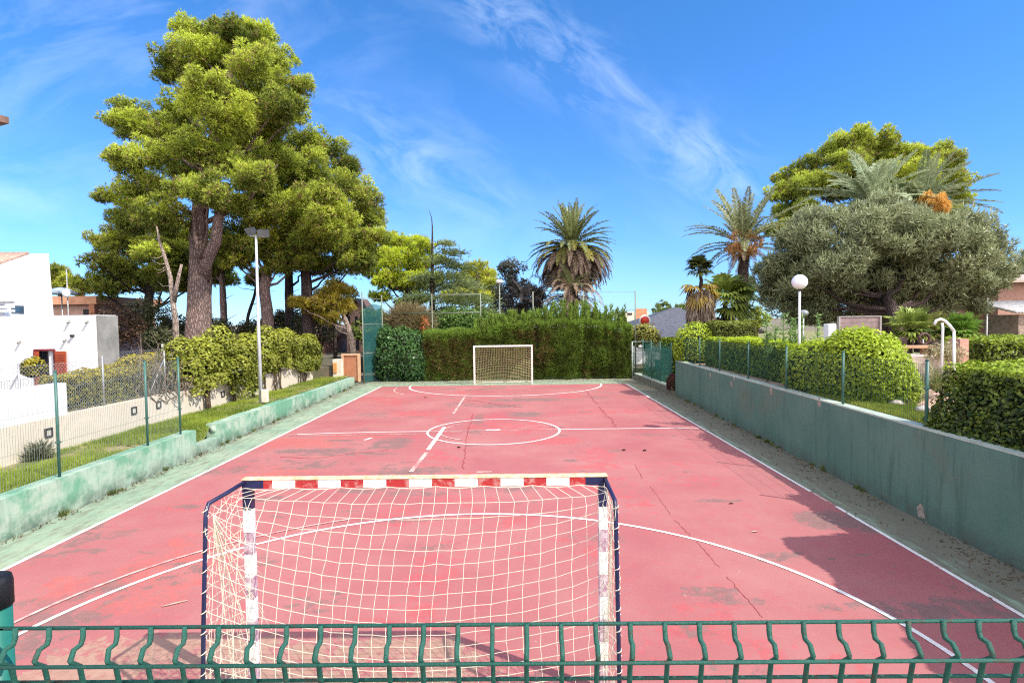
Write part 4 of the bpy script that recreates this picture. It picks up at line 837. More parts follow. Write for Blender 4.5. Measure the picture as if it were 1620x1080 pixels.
for i, (px, py, lb) in enumerate(((1020, 713, 'dark dry cone on the red court right of the circle'), (987, 712.5, 'dark round cone on the court, right of the circle'), (726, 708, 'dark cone just below the centre circle'), (673, 629, 'dark cone near the left end of the far arc'), (1157, 797, 'curled brown leaf on the pale red court'), (277, 956, 'pale twig on the orange stain left of the goal'), (1194, 842, 'small pale leaf at the edge of the hedge shadow'))):
    q = gnd(px, py); mb = MB()
    if i < 4: mb.ball((q[0], q[1], .02), (.05, .04, .02), 8)
    elif i == 5: mb.tube([(q[0] - .12, q[1] - .06, .012), (q[0], q[1], .02), (q[0] + .10, q[1] + .08, .012)], .007, 5)
    else: mb.add([(q[0] - .06, q[1], .008), (q[0], q[1] - .02, .025), (q[0] + .06, q[1] + .01, .008), (q[0], q[1] + .03, .02)], [(0, 1, 2, 3)])
    tag(mb.build('pine_cone' if i < 4 else ('twig' if i == 5 else 'fallen_leaf'), mat('dry_brown', (.05, .02, .02), .9) if i < 5 else mat('dry_pale', (.6, .45, .36), .9)), lb, 'cone' if i < 4 else ('twig' if i == 5 else 'leaf'))
# ------------------------------------------------------------------ vegetation
G4 = lambda s: np.random.default_rng(s)
core_m = mat('twiggy_inside', (0.035, .04, .015), .95, .3, 8)  # dark solid core added inside the foliage to block light
def clip01(a): return np.clip(a, 0, 1)
def hedge_leaves(C, g, lo, hi, dens, L, W, top_tint, side_tint, faces='tflr', rough=.10, inset=.16, patch=1.0):
    lo = np.array(lo, float); hi = np.array(hi, float); d = hi - lo
    F = dict(t=(2, 1), f=(1, 0), b=(1, 1), l=(0, 0), r=(0, 1))
    for f in faces:
        ax, s = F[f]; o = [i for i in range(3) if i != ax]; m = int(d[o[0]] * d[o[1]] * dens)
        P_ = np.empty((m, 3)); P_[:, o[0]] = lo[o[0]] + d[o[0]] * g.random(m); P_[:, o[1]] = lo[o[1]] + d[o[1]] * g.random(m)
        bump = (fbm(P_[:, o[0]], P_[:, o[1]], 17 + ax * 3 + s, 1.6) - .5) * 2 * rough
        N = np.zeros((m, 3)); N[:, ax] = 1 if s else -1
        P_[:, ax] = (hi[ax] if s else lo[ax]) + N[:, ax] * (bump - g.random(m) ** 2 * .14)
        for q in range(3):      # soften the arrises
            e = np.minimum(P_[:, q] - lo[q], hi[q] - P_[:, q]); k = np.clip(1 - e / .18, 0, 1) ** 2 * .09; P_[:, ax] -= N[:, ax] * k * (q != ax)
        tt = top_tint if f == 't' else side_tint  # lighter top: young growth, plus sunlit top and shaded sides put into the tint
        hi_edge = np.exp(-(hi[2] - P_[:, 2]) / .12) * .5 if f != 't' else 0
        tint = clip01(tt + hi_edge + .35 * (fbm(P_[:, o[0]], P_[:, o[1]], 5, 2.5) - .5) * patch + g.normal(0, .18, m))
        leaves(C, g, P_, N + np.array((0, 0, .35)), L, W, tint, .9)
    ins = inset
    C.solid(MB().box(tuple(lo + ins), tuple(hi - ins)), 0.0, 1)
def ball_leaves(C, g, c, r, m, L, W, tint0, low=-.6, up=.35, core=.74, bump=1.0):
    P_, N = puff_pts(g, c, r, m, low, .84); P_ += N * ((fbm(P_[:, 0] * 1.3 + P_[:, 2], P_[:, 1] + P_[:, 2] * .7, 9, 1.7) - .5) * .75 + (fbm(P_[:, 0] - P_[:, 2] * .8, P_[:, 1] * 1.2 - P_[:, 2], 14, 4.2) - .5) * .35 + (g.random(len(P_)) < .05) * .16)[:, None] * min(r) * bump
    t = clip01(tint0 + .45 * np.clip(N[:, 2], 0, 1) * 1.0 - .1 + g.normal(0, .16, len(P_)))  # upward leaves lighter: young growth, with light from above put into the colour
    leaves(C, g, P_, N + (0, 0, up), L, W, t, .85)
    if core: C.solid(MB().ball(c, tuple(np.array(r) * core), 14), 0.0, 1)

hm_bright = leafmat('bright_hedge_leaf', (0.035, 0.08, 0.012), (0.46, 0.58, 0.04), .3, .45)
hm_dark = leafmat('dark_hedge_leaf', (0.028, 0.05, 0.010), (0.36, 0.46, 0.045), .25, .4)
hm_olive = leafmat('cypress_spray', (0.065, 0.075, 0.015), (0.22, 0.35, 0.05), .3, .7)
# hedges right
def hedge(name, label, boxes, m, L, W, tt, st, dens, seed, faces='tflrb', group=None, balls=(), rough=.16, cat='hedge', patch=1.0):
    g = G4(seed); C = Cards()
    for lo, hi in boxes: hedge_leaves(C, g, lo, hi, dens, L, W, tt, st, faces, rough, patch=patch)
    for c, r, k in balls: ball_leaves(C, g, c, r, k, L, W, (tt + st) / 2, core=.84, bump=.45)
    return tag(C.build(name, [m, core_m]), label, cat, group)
def near_hedge():
    g = G4(1); C = Cards(); pr = np.array(((6.52, 1.18), (6.50, 1.42), (6.66, 1.75), (6.84, 2.15), (6.93, 2.36), (6.98, 2.49), (7.08, 2.52), (8.5, 2.53)))
    sl = np.concatenate([[0], np.cumsum(np.linalg.norm(np.diff(pr, axis=0), axis=1))]); m = 17000
    u = g.random(m) * sl[-1]; y = g.uniform(4.9, 9.08, m); x = np.interp(u, sl, pr[:, 0]); z = np.interp(u, sl, pr[:, 1])
    dx, dz = np.interp(u + .03, sl, pr[:, 0]) - np.interp(u - .03, sl, pr[:, 0]), np.interp(u + .03, sl, pr[:, 1]) - np.interp(u - .03, sl, pr[:, 1])
    N = nz(np.stack([-dz, np.zeros(m), dx], 1)); bp = (fbm(u, y, 3, 2.2) - .5) * .15 + (fbm(u, y, 7, 5.0) - .5) * .12 - g.random(m) ** 2 * .12
    P_ = np.stack([x, y, z], 1) + N * bp[:, None]; P_[:, 1] += (y > 8.8) * g.normal(0, .05, m)
    low = (z < 1.5) & (fbm(y, y * 0, 4, 2.5) < .48 + .1 * (y < 8)); P_, N, u, z = P_[~low], N[~low], u[~low], z[~low]
    tint = np.clip(.10 + .85 * np.clip((P_[:, 2] - 2.38) / .08, 0, 1) * (N[:, 2] > .2) + .5 * np.clip((fbm(P_[:, 1], P_[:, 2], 12, 2.6) - .52) * 4, 0, 1) + g.normal(0, .13, len(P_)), 0, 1)  # lime top strip over a dark face: sunlit top put into the leaf tint
    leaves(C, g, P_, N + (0, 0, .35), .075, .042, tint, .9)
    m = 3600; P_ = np.stack([g.uniform(6.6, 8.4, m), 9.02 - .1 * g.random(m) ** 2 + g.normal(0, .03, m), g.uniform(1.35, 2.48, m)], 1); P_ = P_[P_[:, 0] > np.interp(P_[:, 2], pr[:5, 1], pr[:5, 0])]
    leaves(C, g, P_, np.tile((0, 1.0, .3), (len(P_), 1)), .075, .042, np.clip(.25 + g.normal(0, .2, len(P_)), 0, 1), .9)
    C.solid(MB().slab([(6.72, 4.95, 1.45), (8.4, 4.95, 1.45), (8.4, 4.95, 2.36), (7.12, 4.95, 2.36), (6.85, 4.95, 1.8)], (0, 3.92, 0)), 0, 1)
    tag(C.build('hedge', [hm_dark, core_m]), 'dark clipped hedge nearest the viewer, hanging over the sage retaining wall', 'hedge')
near_hedge()
hedge('bush', 'tall leafy bush just outside the view beyond the near dark hedge', [((6.72, 2.4, 1.4), (8.4, 6.6, 3.45))], hm_dark, .11, .07, .6, .2, 1300, 15, rough=.35, cat='bush')
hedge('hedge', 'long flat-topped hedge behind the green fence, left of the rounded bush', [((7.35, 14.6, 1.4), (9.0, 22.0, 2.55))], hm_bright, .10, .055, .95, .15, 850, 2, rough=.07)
hedge('hedge', 'box-clipped dark hedge with a flat top under the date palm', [((8.0, 22.6, 1.4), (9.75, 24.0, 3.12))], leafmat('brown_green_leaf', (.05, .06, .016), (.26, .30, .05), .25), .10, .055, .7, .3, 620, 3)
hedge('bush', 'round clipped yellow-green bush left of the box-clipped hedge', [], hm_bright, .10, .055, .8, .5, 500, 4, balls=[((7.55, 23.7, 2.1), (.95, 1.0, 1.0), 3800)], cat='bush')
hedge('bush', 'large rounded bright green bush behind the wire fence, mid right', [], hm_bright, .085, .05, .75, .35, 500, 5, balls=[((7.78, 12.75, 2.0), (.80, 1.3, .98), 11000), ((7.55, 14.0, 1.95), (.75, 1.2, .75), 5000), ((7.9, 12.1, 1.75), (.62, .7, .6), 3800)], cat='bush')
hedge('hedge', 'low dark hedge at the far right before the brick house', [((13.0, 15.6, 1.4), (18, 17.2, 2.62))], hm_dark, .11, .06, .65, .3, 420, 6, rough=.2)
hedge('hedge', 'green leafy hedge behind the far gate under the slate roof', [((7.9, 30, .2), (12, 31, 2.25))], hm_bright, .13, .07, .6, .2, 300, 7, rough=.2)
hedge('bush', 'yellowish bush beside the red road sign', [], leafmat('yellow_leaf', (.12, .12, .02), (.42, .40, .08)), .14, .07, .7, .4, 300, 8, balls=[((7.4, 33, 2.2), (1.0, .7, .8), 1500)], cat='bush')
hedge('bush', 'small reddish-brown bush at the end of the sage wall', [], leafmat('red_brown_leaf', (.05, .018, .014), (.20, .06, .04)), .07, .035, .4, .3, 300, 9, balls=[((6.86, 24.6, .42), (.33, .4, .45), 1500)], cat='bush')
# far hedge: clipped cypress with upright shoots, and the laurel beside it
def cypress_hedge():
    g = G4(31); C = Cards()
    top = lambda x: .28 * (fbm(x, np.asarray(x) * 0, 51, 1.9) - .5) + np.interp(x, [-5.3, -5.0, -2.4, -.9, 1.2, 2.2, 3.6, 4.4, 5.2, 6.5], [2.55, 2.62, 2.62, 2.95, 3.05, 3.2, 3.15, 3.1, 3.0, 2.75])
    y0 = 30.95; m = 15000; x = g.uniform(-5.25, 6.32, m); f = g.random(m); z = f * top(x)
    bump = (fbm(x, z * .6, 3, 1.1) - .5) * .5 + (fbm(x, z, 6, 3.2) - .5) * .3
    gap = np.exp(-((x - 1.05) / .16) ** 2) * (z > 1.6) * .6
    P_ = np.stack([x, y0 - bump + gap - (fbm(x, z * .15, 23, 2.6) - .5) * .75, z], 1); D = np.tile((0, -.55, .7), (m, 1)) + g.normal(0, .25, (m, 3))
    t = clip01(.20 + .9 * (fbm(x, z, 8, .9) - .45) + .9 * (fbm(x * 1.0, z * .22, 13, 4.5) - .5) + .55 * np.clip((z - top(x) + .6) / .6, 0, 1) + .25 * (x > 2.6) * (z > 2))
    br = (fbm(x, z, 61, .8) + .12 * (x < -2.2) > .60) & (g.random(m) < .45) & (z < top(x) - .35)
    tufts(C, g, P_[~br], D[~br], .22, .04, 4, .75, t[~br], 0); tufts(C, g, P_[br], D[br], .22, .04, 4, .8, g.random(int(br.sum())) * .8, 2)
    m = 5200; x = g.uniform(-5.25, 6.32, m); y = y0 + g.uniform(.0, 1.0, m); h = np.where(g.random(m) < .12, .5, .22) * (1 + .9 * np.clip((x + 1) / 4, 0, 1)) * np.where(x > 5.3, .5, 1)
    P_ = np.stack([x, y, top(x) - .1 + .2 * (fbm(x, y, 15, 2) - .5)], 1)
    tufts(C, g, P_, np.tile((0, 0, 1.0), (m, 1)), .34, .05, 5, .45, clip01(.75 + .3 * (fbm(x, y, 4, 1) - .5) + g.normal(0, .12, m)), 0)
    for k in range(190):   # tall leading shoots
        xx = g.uniform(-2.4, 6.1); hh = g.uniform(.3, 1.15) * (1.15 if xx > 1.5 else .8); yy = y0 + g.uniform(.0, .7); q = 34
        zz = g.random(q) * hh; tufts(C, g, np.stack([xx + g.normal(0, .05, q), yy + g.normal(0, .05, q), top(xx) + zz - .1], 1), np.tile((0, 0, 1.0), (q, 1)), .2, .045, 4, .4, np.full(q, g.uniform(.4, .9)), 0)
    mb = MB(); mb.prism([(-5.0, y0 + .35), (6.2, y0 + .35), (6.2, y0 + 1.0), (-5.0, y0 + 1.0)], .1, [2.4, 2.5, 2.5, 2.4]); mb.prism([(-1.2, y0 + .4), (5.4, y0 + .4), (5.4, y0 + .95), (-1.2, y0 + .95)], 2.2, 2.85); C.solid(mb, 0, 1)
    tag(C.build('hedge', [hm_olive, core_m, leafmat('brown_cypress_spray', (.09, .06, .02), (.30, .20, .08), .25)]), 'tall clipped cypress hedge with ragged upright shoots behind the far goal', 'hedge')
cypress_hedge()
def laurel():
    g = G4(33); C = Cards()
    for c, r, k in (((-7.2, 31.2, 1.2), (.95, .7, 1.3), 2600), ((-6.0, 31.1, 1.0), (.95, .7, 1.2), 2600), ((-6.7, 31.4, 2.0), (1.1, .6, .95), 2200), ((-7.6, 31.7, 2.3), (.7, .5, .8), 1500), ((-5.9, 31.6, 2.3), (.8, .5, .6), 1300), ((-5.5, 31.3, 1.5), (.5, .5, 1.1), 900)): ball_leaves(C, g, c, r, k, .17, .09, .18, -.9, .5, .75)
    tag(C.build('bush', [leafmat('laurel_leaf', (.022, .06, .018), (.15, .30, .08), .2, .35), core_m]), 'glossy dark broad-leaved bush between the teal net and the clipped hedge', 'bush')
    C = Cards()
    P_, N = puff_pts(g, (-6.4, 32.6, 3.2), (1.5, .6, 1.1), 1500, -.8, .4); tufts(C, g, P_, N + (0, 0, .4), .45, .03, 4, .8, clip01(.5 + .5 * g.random(len(P_))), 0)
    tag(C.build('bush', leafmat('dry_twigs', (.10, .09, .03), (.34, .27, .14), .3)), 'dry straw-coloured scrub rising above the glossy dark bush', 'bush')
    C = Cards(); P_, N = puff_pts(g, (-5.3, 31.6, 3.0), (.35, .3, .7), 260, -.9, .4); leaves(C, g, P_, N, .14, .08, g.random(len(P_)), .9)
    tag(C.build('bush', leafmat('bougainvillea', (.10, .14, .03), (.55, .14, .06), .3)), 'small orange-flowered shrub at the left end of the clipped hedge', 'bush')
    C = Cards(); P_, N = puff_pts(g, (-3.4, 34.5, 2.9), (2.6, .9, 1.3), 4200, -.5, .5); leaves(C, g, P_, N + (0, 0, .4), .2, .09, clip01(.4 + .4 * N[:, 2] + g.normal(0, .2, len(P_))), .8)
    tag(C.build('bush', leafmat('green_shrub_leaf', (.03, .07, .015), (.16, .27, .05))), 'broad green shrub seen through the open tube frame', 'bush')
laurel()

# ivy over the beige wall, with hanging stems
ivy_m = leafmat('ivy_leaf', (0.075, 0.10, 0.014), (0.42, 0.44, 0.06), .3, .45)
stem_m = barkmat('pale_stem', (.30, .22, .15), (.12, .08, .05), 3)
def ivy(label, y0, y1, zt1, seed, tint, drop):
    g = G4(seed); t = thing('climbing_shrub', label, 'shrub', (BX, (y0 + y1) / 2, 1.2), 'leafy climbers over the beige wall'); C = Cards()
    n_ = int((y1 - y0) / .55) + 1
    for i in range(n_):
        y = y0 + (y1 - y0) * (i + .5) / n_ + g.normal(0, .12); top = zt1 + g.normal(0, .12)
        for zc in (top - .5 + g.normal(0, .12), top - 1.0 + g.normal(0, .15)): ball_leaves(C, g, (BX - .05 + g.normal(0, .14), y, zc), (.46 + .14 * g.random(), .52, .5), 1050, .12, .075, tint, -.9, .5, .6)
    m = int((y1 - y0) * 260); yy = g.uniform(y0, y1, m); d = g.random(m) ** 1.6 * drop * (.3 + 1.2 * fbm(yy, yy * 0, 8, 1.3)); leaves(C, g, np.stack([BX + .12 + .25 * g.random(m), yy, zt1 - 1.2 - d], 1), np.tile((1.0, -.3, .4), (m, 1)), .12, .075, clip01(tint + g.normal(0, .2, m)), .8)
    C.build('foliage', [ivy_m, core_m], t); 
    for k in range(max(2, int((y1 - y0) / 1.1))):
        y = g.uniform(y0 + .2, y1 - .2); mb = MB()
        for q in range(3): mb.tube([(BX + .16, y + g.normal(0, .05), .42), (BX + .14, y + g.normal(0, .12), .8), (BX + .12, y + g.normal(0, .16), 1.15), (BX + .1, y + g.normal(0, .2), 1.6)], [.035, .03, .026, .015], 6, 0, True, True, .2, g)
        mb.build('stem', stem_m, t)
ivy('bright leafy climber with bare twisted stems, nearest the wire fence', 17.3, 19.4, 2.85, 41, .55, .5)
ivy('leafy climber behind the floodlight mast, partly in shade', 19.5, 21.6, 2.65, 42, .42, .8)
ivy('dense leafy climber just right of the floodlight mast', 21.7, 25.2, 2.95, 43, .5, .4)
ivy('ragged leafy climber ending at the white gate pillar', 25.3, 28.0, 2.75, 44, .35, .5)
hedge('hedge', 'yellow-topped hedge behind the chain-link fence by the white house', [((-12.3, 14.0, .8), (-10.95, 17.4, 2.05))], leafmat('golden_leaf', (.09, .10, .015), (.55, .46, .04), .35), .09, .05, .75, .22, 800, 51, rough=.2, balls=[((-11.6, 16.6, 2.0), (.55, .55, .42), 1300), ((-11.4, 17.3, 1.9), (.5, .5, .55), 1300), ((-12.9, 14.6, 2.2), (.3, .3, .3), 400)])
g = G4(52); C = Cards(); mb = MB()
for k in range(60):
    p = np.array((BX - .2 + g.normal(0, .25), 16.6 + g.normal(0, .45), 1.1)); pts = [p]
    for q in range(4): p = p + g.normal(0, .2, 3) + (0, 0, .28); pts.append(p)
    mb.tube(pts, [.018, .016, .013, .01, .006], 4, 0, True, False)
tag(mb.build('twig_shrub', barkmat('pale_twig', (.60, .48, .38), (.34, .25, .18), 3)), 'leafless tangle of pale dry twigs left of the bright climber', 'shrub')
g = G4(53); C = Cards(); P_, N = puff_pts(g, (BX + .25, 11.6, .55), (.22, .25, .28), 260, -.3, .2); tufts(C, g, P_, N + (0, 0, .5), .16, .02, 3, .6, g.random(len(P_)), 0)
tag(C.build('plant', leafmat('grey_tuft', (.06, .07, .04), (.25, .24, .14))), 'grey-green plant tuft at the foot of the beige wall', 'plant')

# ---------- trees
bark_pine = barkmat('pine_bark', (.42, .30, .26), (.13, .085, .08)); bark_dark = barkmat('dark_bark', (.13, .095, .085), (.04, .03, .03)); bark_pale = barkmat('pale_dead_wood', (.52, .42, .34), (.25, .18, .15))
dry_needle = leafmat('dry_needle', (.16, .10, .05), (.46, .34, .16), .35, .7)
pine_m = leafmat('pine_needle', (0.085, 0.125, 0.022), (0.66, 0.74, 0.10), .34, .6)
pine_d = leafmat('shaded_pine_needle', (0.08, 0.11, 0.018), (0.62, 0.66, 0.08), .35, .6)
def puff_crown(C, g, c, r, dens, L, W, k, tint, sub=11, flat=.72, spread=.7):
    """a bough: a flattened cluster of smaller needle clumps"""
    az = g.uniform(0, 6.28); ca, sa = math.cos(az), math.sin(az); el = g.uniform(1.0, 1.35)
    for i in range(sub + 1):
        if i == 0: cc = np.array(c); s = r * .6
        else:
            d = rdir(g, 1)[0]; d[2] = d[2] * .6 + .22; q = np.array((d[0] * el, d[1] * .95, d[2] * flat)) * g.uniform(.5, .98)
            cc = np.array(c) + np.array((q[0] * ca - q[1] * sa, q[0] * sa + q[1] * ca, q[2])) * r; s = r * g.uniform(.15, .40)
        m = int(4 * math.pi * s * s * dens * .62) + 4
        P_, N = puff_pts(g, cc, (s, s, s * .8), m, -.8, .42); P_ += (g.random((len(P_), 1)) < .25) * N * g.uniform(0, .35, (len(P_), 1)) * s
        keep = vnoise(P_[:, 0] + P_[:, 2] * .6 + 40, P_[:, 1] + P_[:, 2] * .8 + 40, 3, 2.3 / max(r, .4)) > .24; P_, N = P_[keep], N[keep]
        if not len(P_): continue
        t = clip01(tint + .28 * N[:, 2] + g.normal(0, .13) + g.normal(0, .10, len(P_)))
        dry = g.random(len(P_)) < (.05 + .16 * (g.random() < .3)); D_ = N * 1.2 + (0, 0, .25)
        tufts(C, g, P_[~dry], D_[~dry], L, W, k, spread, t[~dry], 0); tufts(C, g, P_[dry], D_[dry], L, W, k, spread, g.random(int(dry.sum())), 1)
def limb(mb, g, a, b, r0, r1, sag=.15, n=6):
    a = np.array(a, float); b = np.array(b, float); L = np.linalg.norm(b - a)
    pts = [a + (b - a) * q + np.array((0, 0, -sag * L * math.sin(math.pi * q) * .5)) + g.normal(0, .035 * L, 3) * math.sin(math.pi * q) for q in np.linspace(0, 1, 6)]
    mb.tube(pts, np.linspace(r0, r1, 6), n, 0, True, True)
def tree(name, label, cat, trunk, rads, puffs, seed, m_leaf, m_bark, dens=62, L=.26, W=.038, k=6, tint=.5, sub=26, limbs=1.0, group=None, extra=None, flat=.9, limb_r=.09, spread=1.0):
    g = G4(seed); t = thing(name, label, cat, trunk[0], group)
    p = np.array(trunk, float); mb = MB()
    s = np.linspace(0, 1, 22); cum = np.concatenate([[0], np.cumsum(np.linalg.norm(np.diff(p, axis=0), axis=1))]); cum /= cum[-1]
    pts = np.stack([np.interp(s, cum, p[:, i]) for i in range(3)], 1); rr = np.interp(s, cum, rads)
    mb.tube(pts, rr, 16, 0, True, True, .07, g)
    for c, r in puffs:
        if g.random() < limbs:
            h = c[2] - r * .9 - .35 * abs(np.hypot(c[0] - pts[:, 0].mean(), c[1] - pts[:, 1].mean())); i = int(np.argmin(np.abs(pts[:, 2] - h)))
            limb(mb, g, pts[i], c, min(limb_r, rr[i] * .6), .025)
    if extra: extra(mb, g)
    mb.build('trunk', m_bark, t)
    C = Cards()
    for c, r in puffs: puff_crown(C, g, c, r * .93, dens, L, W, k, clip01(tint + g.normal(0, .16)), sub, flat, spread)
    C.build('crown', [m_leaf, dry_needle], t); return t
def pf(L, Y, jit, seed, sc=1.0):
    g = G4(seed); out = []
    for q in L:
        px, py, r = q[:3]; y = (q[3] if len(q) > 3 else Y) + g.uniform(-jit, jit); out.append((at(px, py, y), r * y / FPX * sc))
    return out
YP = 27.0
main = [(372, 52, 34), (402, 66, 40), (352, 62, 34), (301, 48, 26), (318, 82, 42), (285, 105, 38), (262, 122, 22), (345, 110, 42), (395, 110, 46), (436, 98, 34), (455, 140, 36), (420, 150, 46), (468, 185, 26), (372, 160, 46), (318, 150, 36),
        (350, 190, 56, 24.6), (330, 136, 34, 25), (430, 195, 42), (440, 172, 40), (290, 175, 40, 29), (400, 225, 50), (275, 215, 50, 28), (238, 205, 38, 25.5), (205, 178, 32), (190, 195, 26), (212, 210, 30), (228, 250, 45, 25), (305, 238, 44, 24.5), (195, 262, 34), (180, 248, 20),
        (352, 262, 46, 25), (235, 300, 48, 25), (205, 318, 36), (163, 314, 17), (330, 308, 44, 23.8), (290, 300, 28, 24), (395, 285, 45, 26), (250, 345, 44, 27), (372, 330, 36), (212, 355, 36, 27), (238, 398, 25, 25), (428, 260, 44), (310, 120, 40, 29), (410, 180, 45, 29), (380, 240, 55, 30), (300, 270, 50, 30)]
base = at(314, 548, YP); base[2] = .8
def trunk_extra(mb, g):
    a = at(322, 445, YP); b = at(345, 350, YP - .2); c = at(360, 290, YP)
    mb.tube([a, at(326, 415, YP - .3), at(342, 380, YP - .35), b, c], [.28, .30, .27, .24, .16], 14, 0, True, True, .06, g)
    mb.tube([at(317, 420, YP - .5), at(308, 370, YP - .55), at(306, 335, YP - .6), at(318, 300, YP - .5)], [.10, .11, .10, .05], 8, 0, True, True, .1, g)
    for q in ((250, 310), (190, 330), (210, 205), (440, 260), (300, 75)): limb(mb, g, at(330, 350 if q[1] > 250 else 270, YP), at(*q, YP), .14, .04)
tree('pine_tree', 'tallest pine, massive forked trunk and towering crown, left of the court', 'pine tree', [base, at(313, 500, YP), at(318, 440, YP), at(312, 380, YP), at(318, 320, YP), at(340, 220, YP), at(365, 120, YP), at(372, 60, YP)],
     [.66, .53, .46, .36, .33, .26, .16, .06], pf(main, YP, 1.6, 61), 61, pine_m, bark_pine, 120, .15, .034, 5, .52, extra=trunk_extra, limbs=.6)
rightp = [(505, 235, 40), (470, 235, 38), (535, 262, 38), (480, 275, 48), (552, 300, 40), (515, 300, 44, 29), (580, 318, 30), (590, 350, 28), (455, 300, 44), (500, 320, 40, 28.5), (560, 340, 42), (450, 345, 44), (520, 355, 46, 29), (585, 385, 32), (600, 372, 14), (545, 390, 44), (490, 385, 44, 29), (560, 420, 40), (525, 425, 34), (430, 312, 40), (500, 345, 46, 33), (560, 370, 40, 34), (470, 330, 40, 33)]
tree('pine_tree', 'broad pine with a rounded crown right of the tallest pine', 'pine tree', [np.append(at(487, 545, 31)[:2], .8), at(487, 500, 31), at(484, 430, 31), at(490, 350, 31), at(500, 270, 31)], [.38, .33, .28, .2, .06], pf(rightp, 31, 1.8, 62), 62, pine_m, bark_dark, 95, .17, .038, 5, .48, limbs=.8)
midp = [(400, 330, 42), (380, 372, 44), (425, 362, 40), (452, 388, 34), (405, 400, 40), (375, 415, 30), (440, 425, 30), (360, 395, 40), (470, 415, 30)]
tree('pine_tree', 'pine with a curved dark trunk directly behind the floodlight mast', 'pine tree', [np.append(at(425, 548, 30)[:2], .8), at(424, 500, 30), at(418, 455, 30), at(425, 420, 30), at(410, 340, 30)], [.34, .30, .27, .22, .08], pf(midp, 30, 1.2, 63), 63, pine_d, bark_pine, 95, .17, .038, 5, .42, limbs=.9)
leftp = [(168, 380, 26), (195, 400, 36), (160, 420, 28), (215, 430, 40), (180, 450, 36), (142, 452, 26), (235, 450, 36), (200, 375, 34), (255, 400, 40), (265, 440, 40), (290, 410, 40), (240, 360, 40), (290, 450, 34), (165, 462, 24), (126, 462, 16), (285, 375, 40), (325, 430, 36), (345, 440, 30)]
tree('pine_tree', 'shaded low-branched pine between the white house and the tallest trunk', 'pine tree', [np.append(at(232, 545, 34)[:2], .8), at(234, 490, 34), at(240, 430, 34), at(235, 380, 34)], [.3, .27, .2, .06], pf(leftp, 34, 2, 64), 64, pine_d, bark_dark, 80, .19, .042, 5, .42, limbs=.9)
for lab, xs4, Y4, rad4, cr in (('slim grey-pink pine trunk just right of the tallest trunk', [(357, 548), (354, 500), (352, 455), (350, 420)], 32, .19, [(352, 410, 26), (338, 425, 20)]),
                         ('straight dark pine trunk right of the floodlight mast', [(459, 548), (458, 500), (457, 440), (458, 410)], 34, .27, [(460, 400, 36), (485, 420, 26)]),
                         ('thin leaning pine stem in the gap left of the floodlight mast', [(388, 548), (392, 500), (402, 470), (408, 440)], 36, .10, [(412, 436, 18), (400, 445, 12)])):
    pts4 = [at(*q, Y4) for q in xs4]; pts4[0][2] = .8
    def twigs(mb, g, pts4=pts4, Y4=Y4):
        for k in range(7):
            i = g.integers(1, len(pts4)); a = pts4[i] + (pts4[i - 1] - pts4[i]) * g.random() * .6; limb(mb, g, a, a + np.array((g.choice([-1, 1]) * g.uniform(.5, 1.3), g.normal(0, .3), g.uniform(-.2, .7))), .035, .008, .1, 4)
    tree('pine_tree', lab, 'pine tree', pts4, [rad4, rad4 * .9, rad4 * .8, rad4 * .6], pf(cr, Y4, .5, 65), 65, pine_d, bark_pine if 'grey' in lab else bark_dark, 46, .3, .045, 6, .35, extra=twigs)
# dead forked stem
g = G4(66); t = thing('dead_tree', 'bleached dead tree stem forking in two, left of the tallest pine', 'dead tree', (at(279, 548, 23)[0], 23, .8)); mb = MB()
b0 = at(279, 552, 23); b0[2] = .8
mb.tube([b0, at(278, 510, 23), at(274, 478, 23), at(270, 440, 23.1), at(262, 410, 23.2), at(252, 380, 23.3), at(248, 358, 23.3)], [.135, .12, .11, .085, .07, .05, .03], 10, 0, True, True, .1, g)
mb.tube([at(275, 478, 23), at(279, 455, 22.9), at(283, 435, 22.9), at(287, 418, 22.9)], [.085, .08, .065, .045], 9, 0, True, True, .1, g)
for k in range(9):
    y = g.uniform(400, 520); a = at(np.interp(y, [380, 478, 552], [252, 274, 279]), y, 23); limb(mb, g, a, a + np.array((-g.uniform(.2, .7), g.normal(0, .2), g.uniform(-.2, .25))), .025, .006, .3, 4)
mb.build('trunk', bark_pale, t)
# yellowish small tree with a leaning pale trunk, near the teal net
yt = [(530, 462, 20), (515, 480, 24), (540, 485, 20), (520, 505, 20), (500, 492, 20), (545, 460, 14), (470, 480, 16, 30)]
tree('tree', 'small yellowish tree with a leaning pale trunk beside the gabled house', 'tree', [np.append(at(562, 556, 31)[:2], .5), at(556, 535, 31), at(549, 512, 31), at(540, 490, 31)], [.17, .16, .14, .1], pf(yt, 31, .7, 67), 67, leafmat('yellow_pine_needle', (.13, .12, .015), (.50, .40, .05), .35), bark_pale, 60, .22, .035, 6, .6, limb_r=.04)
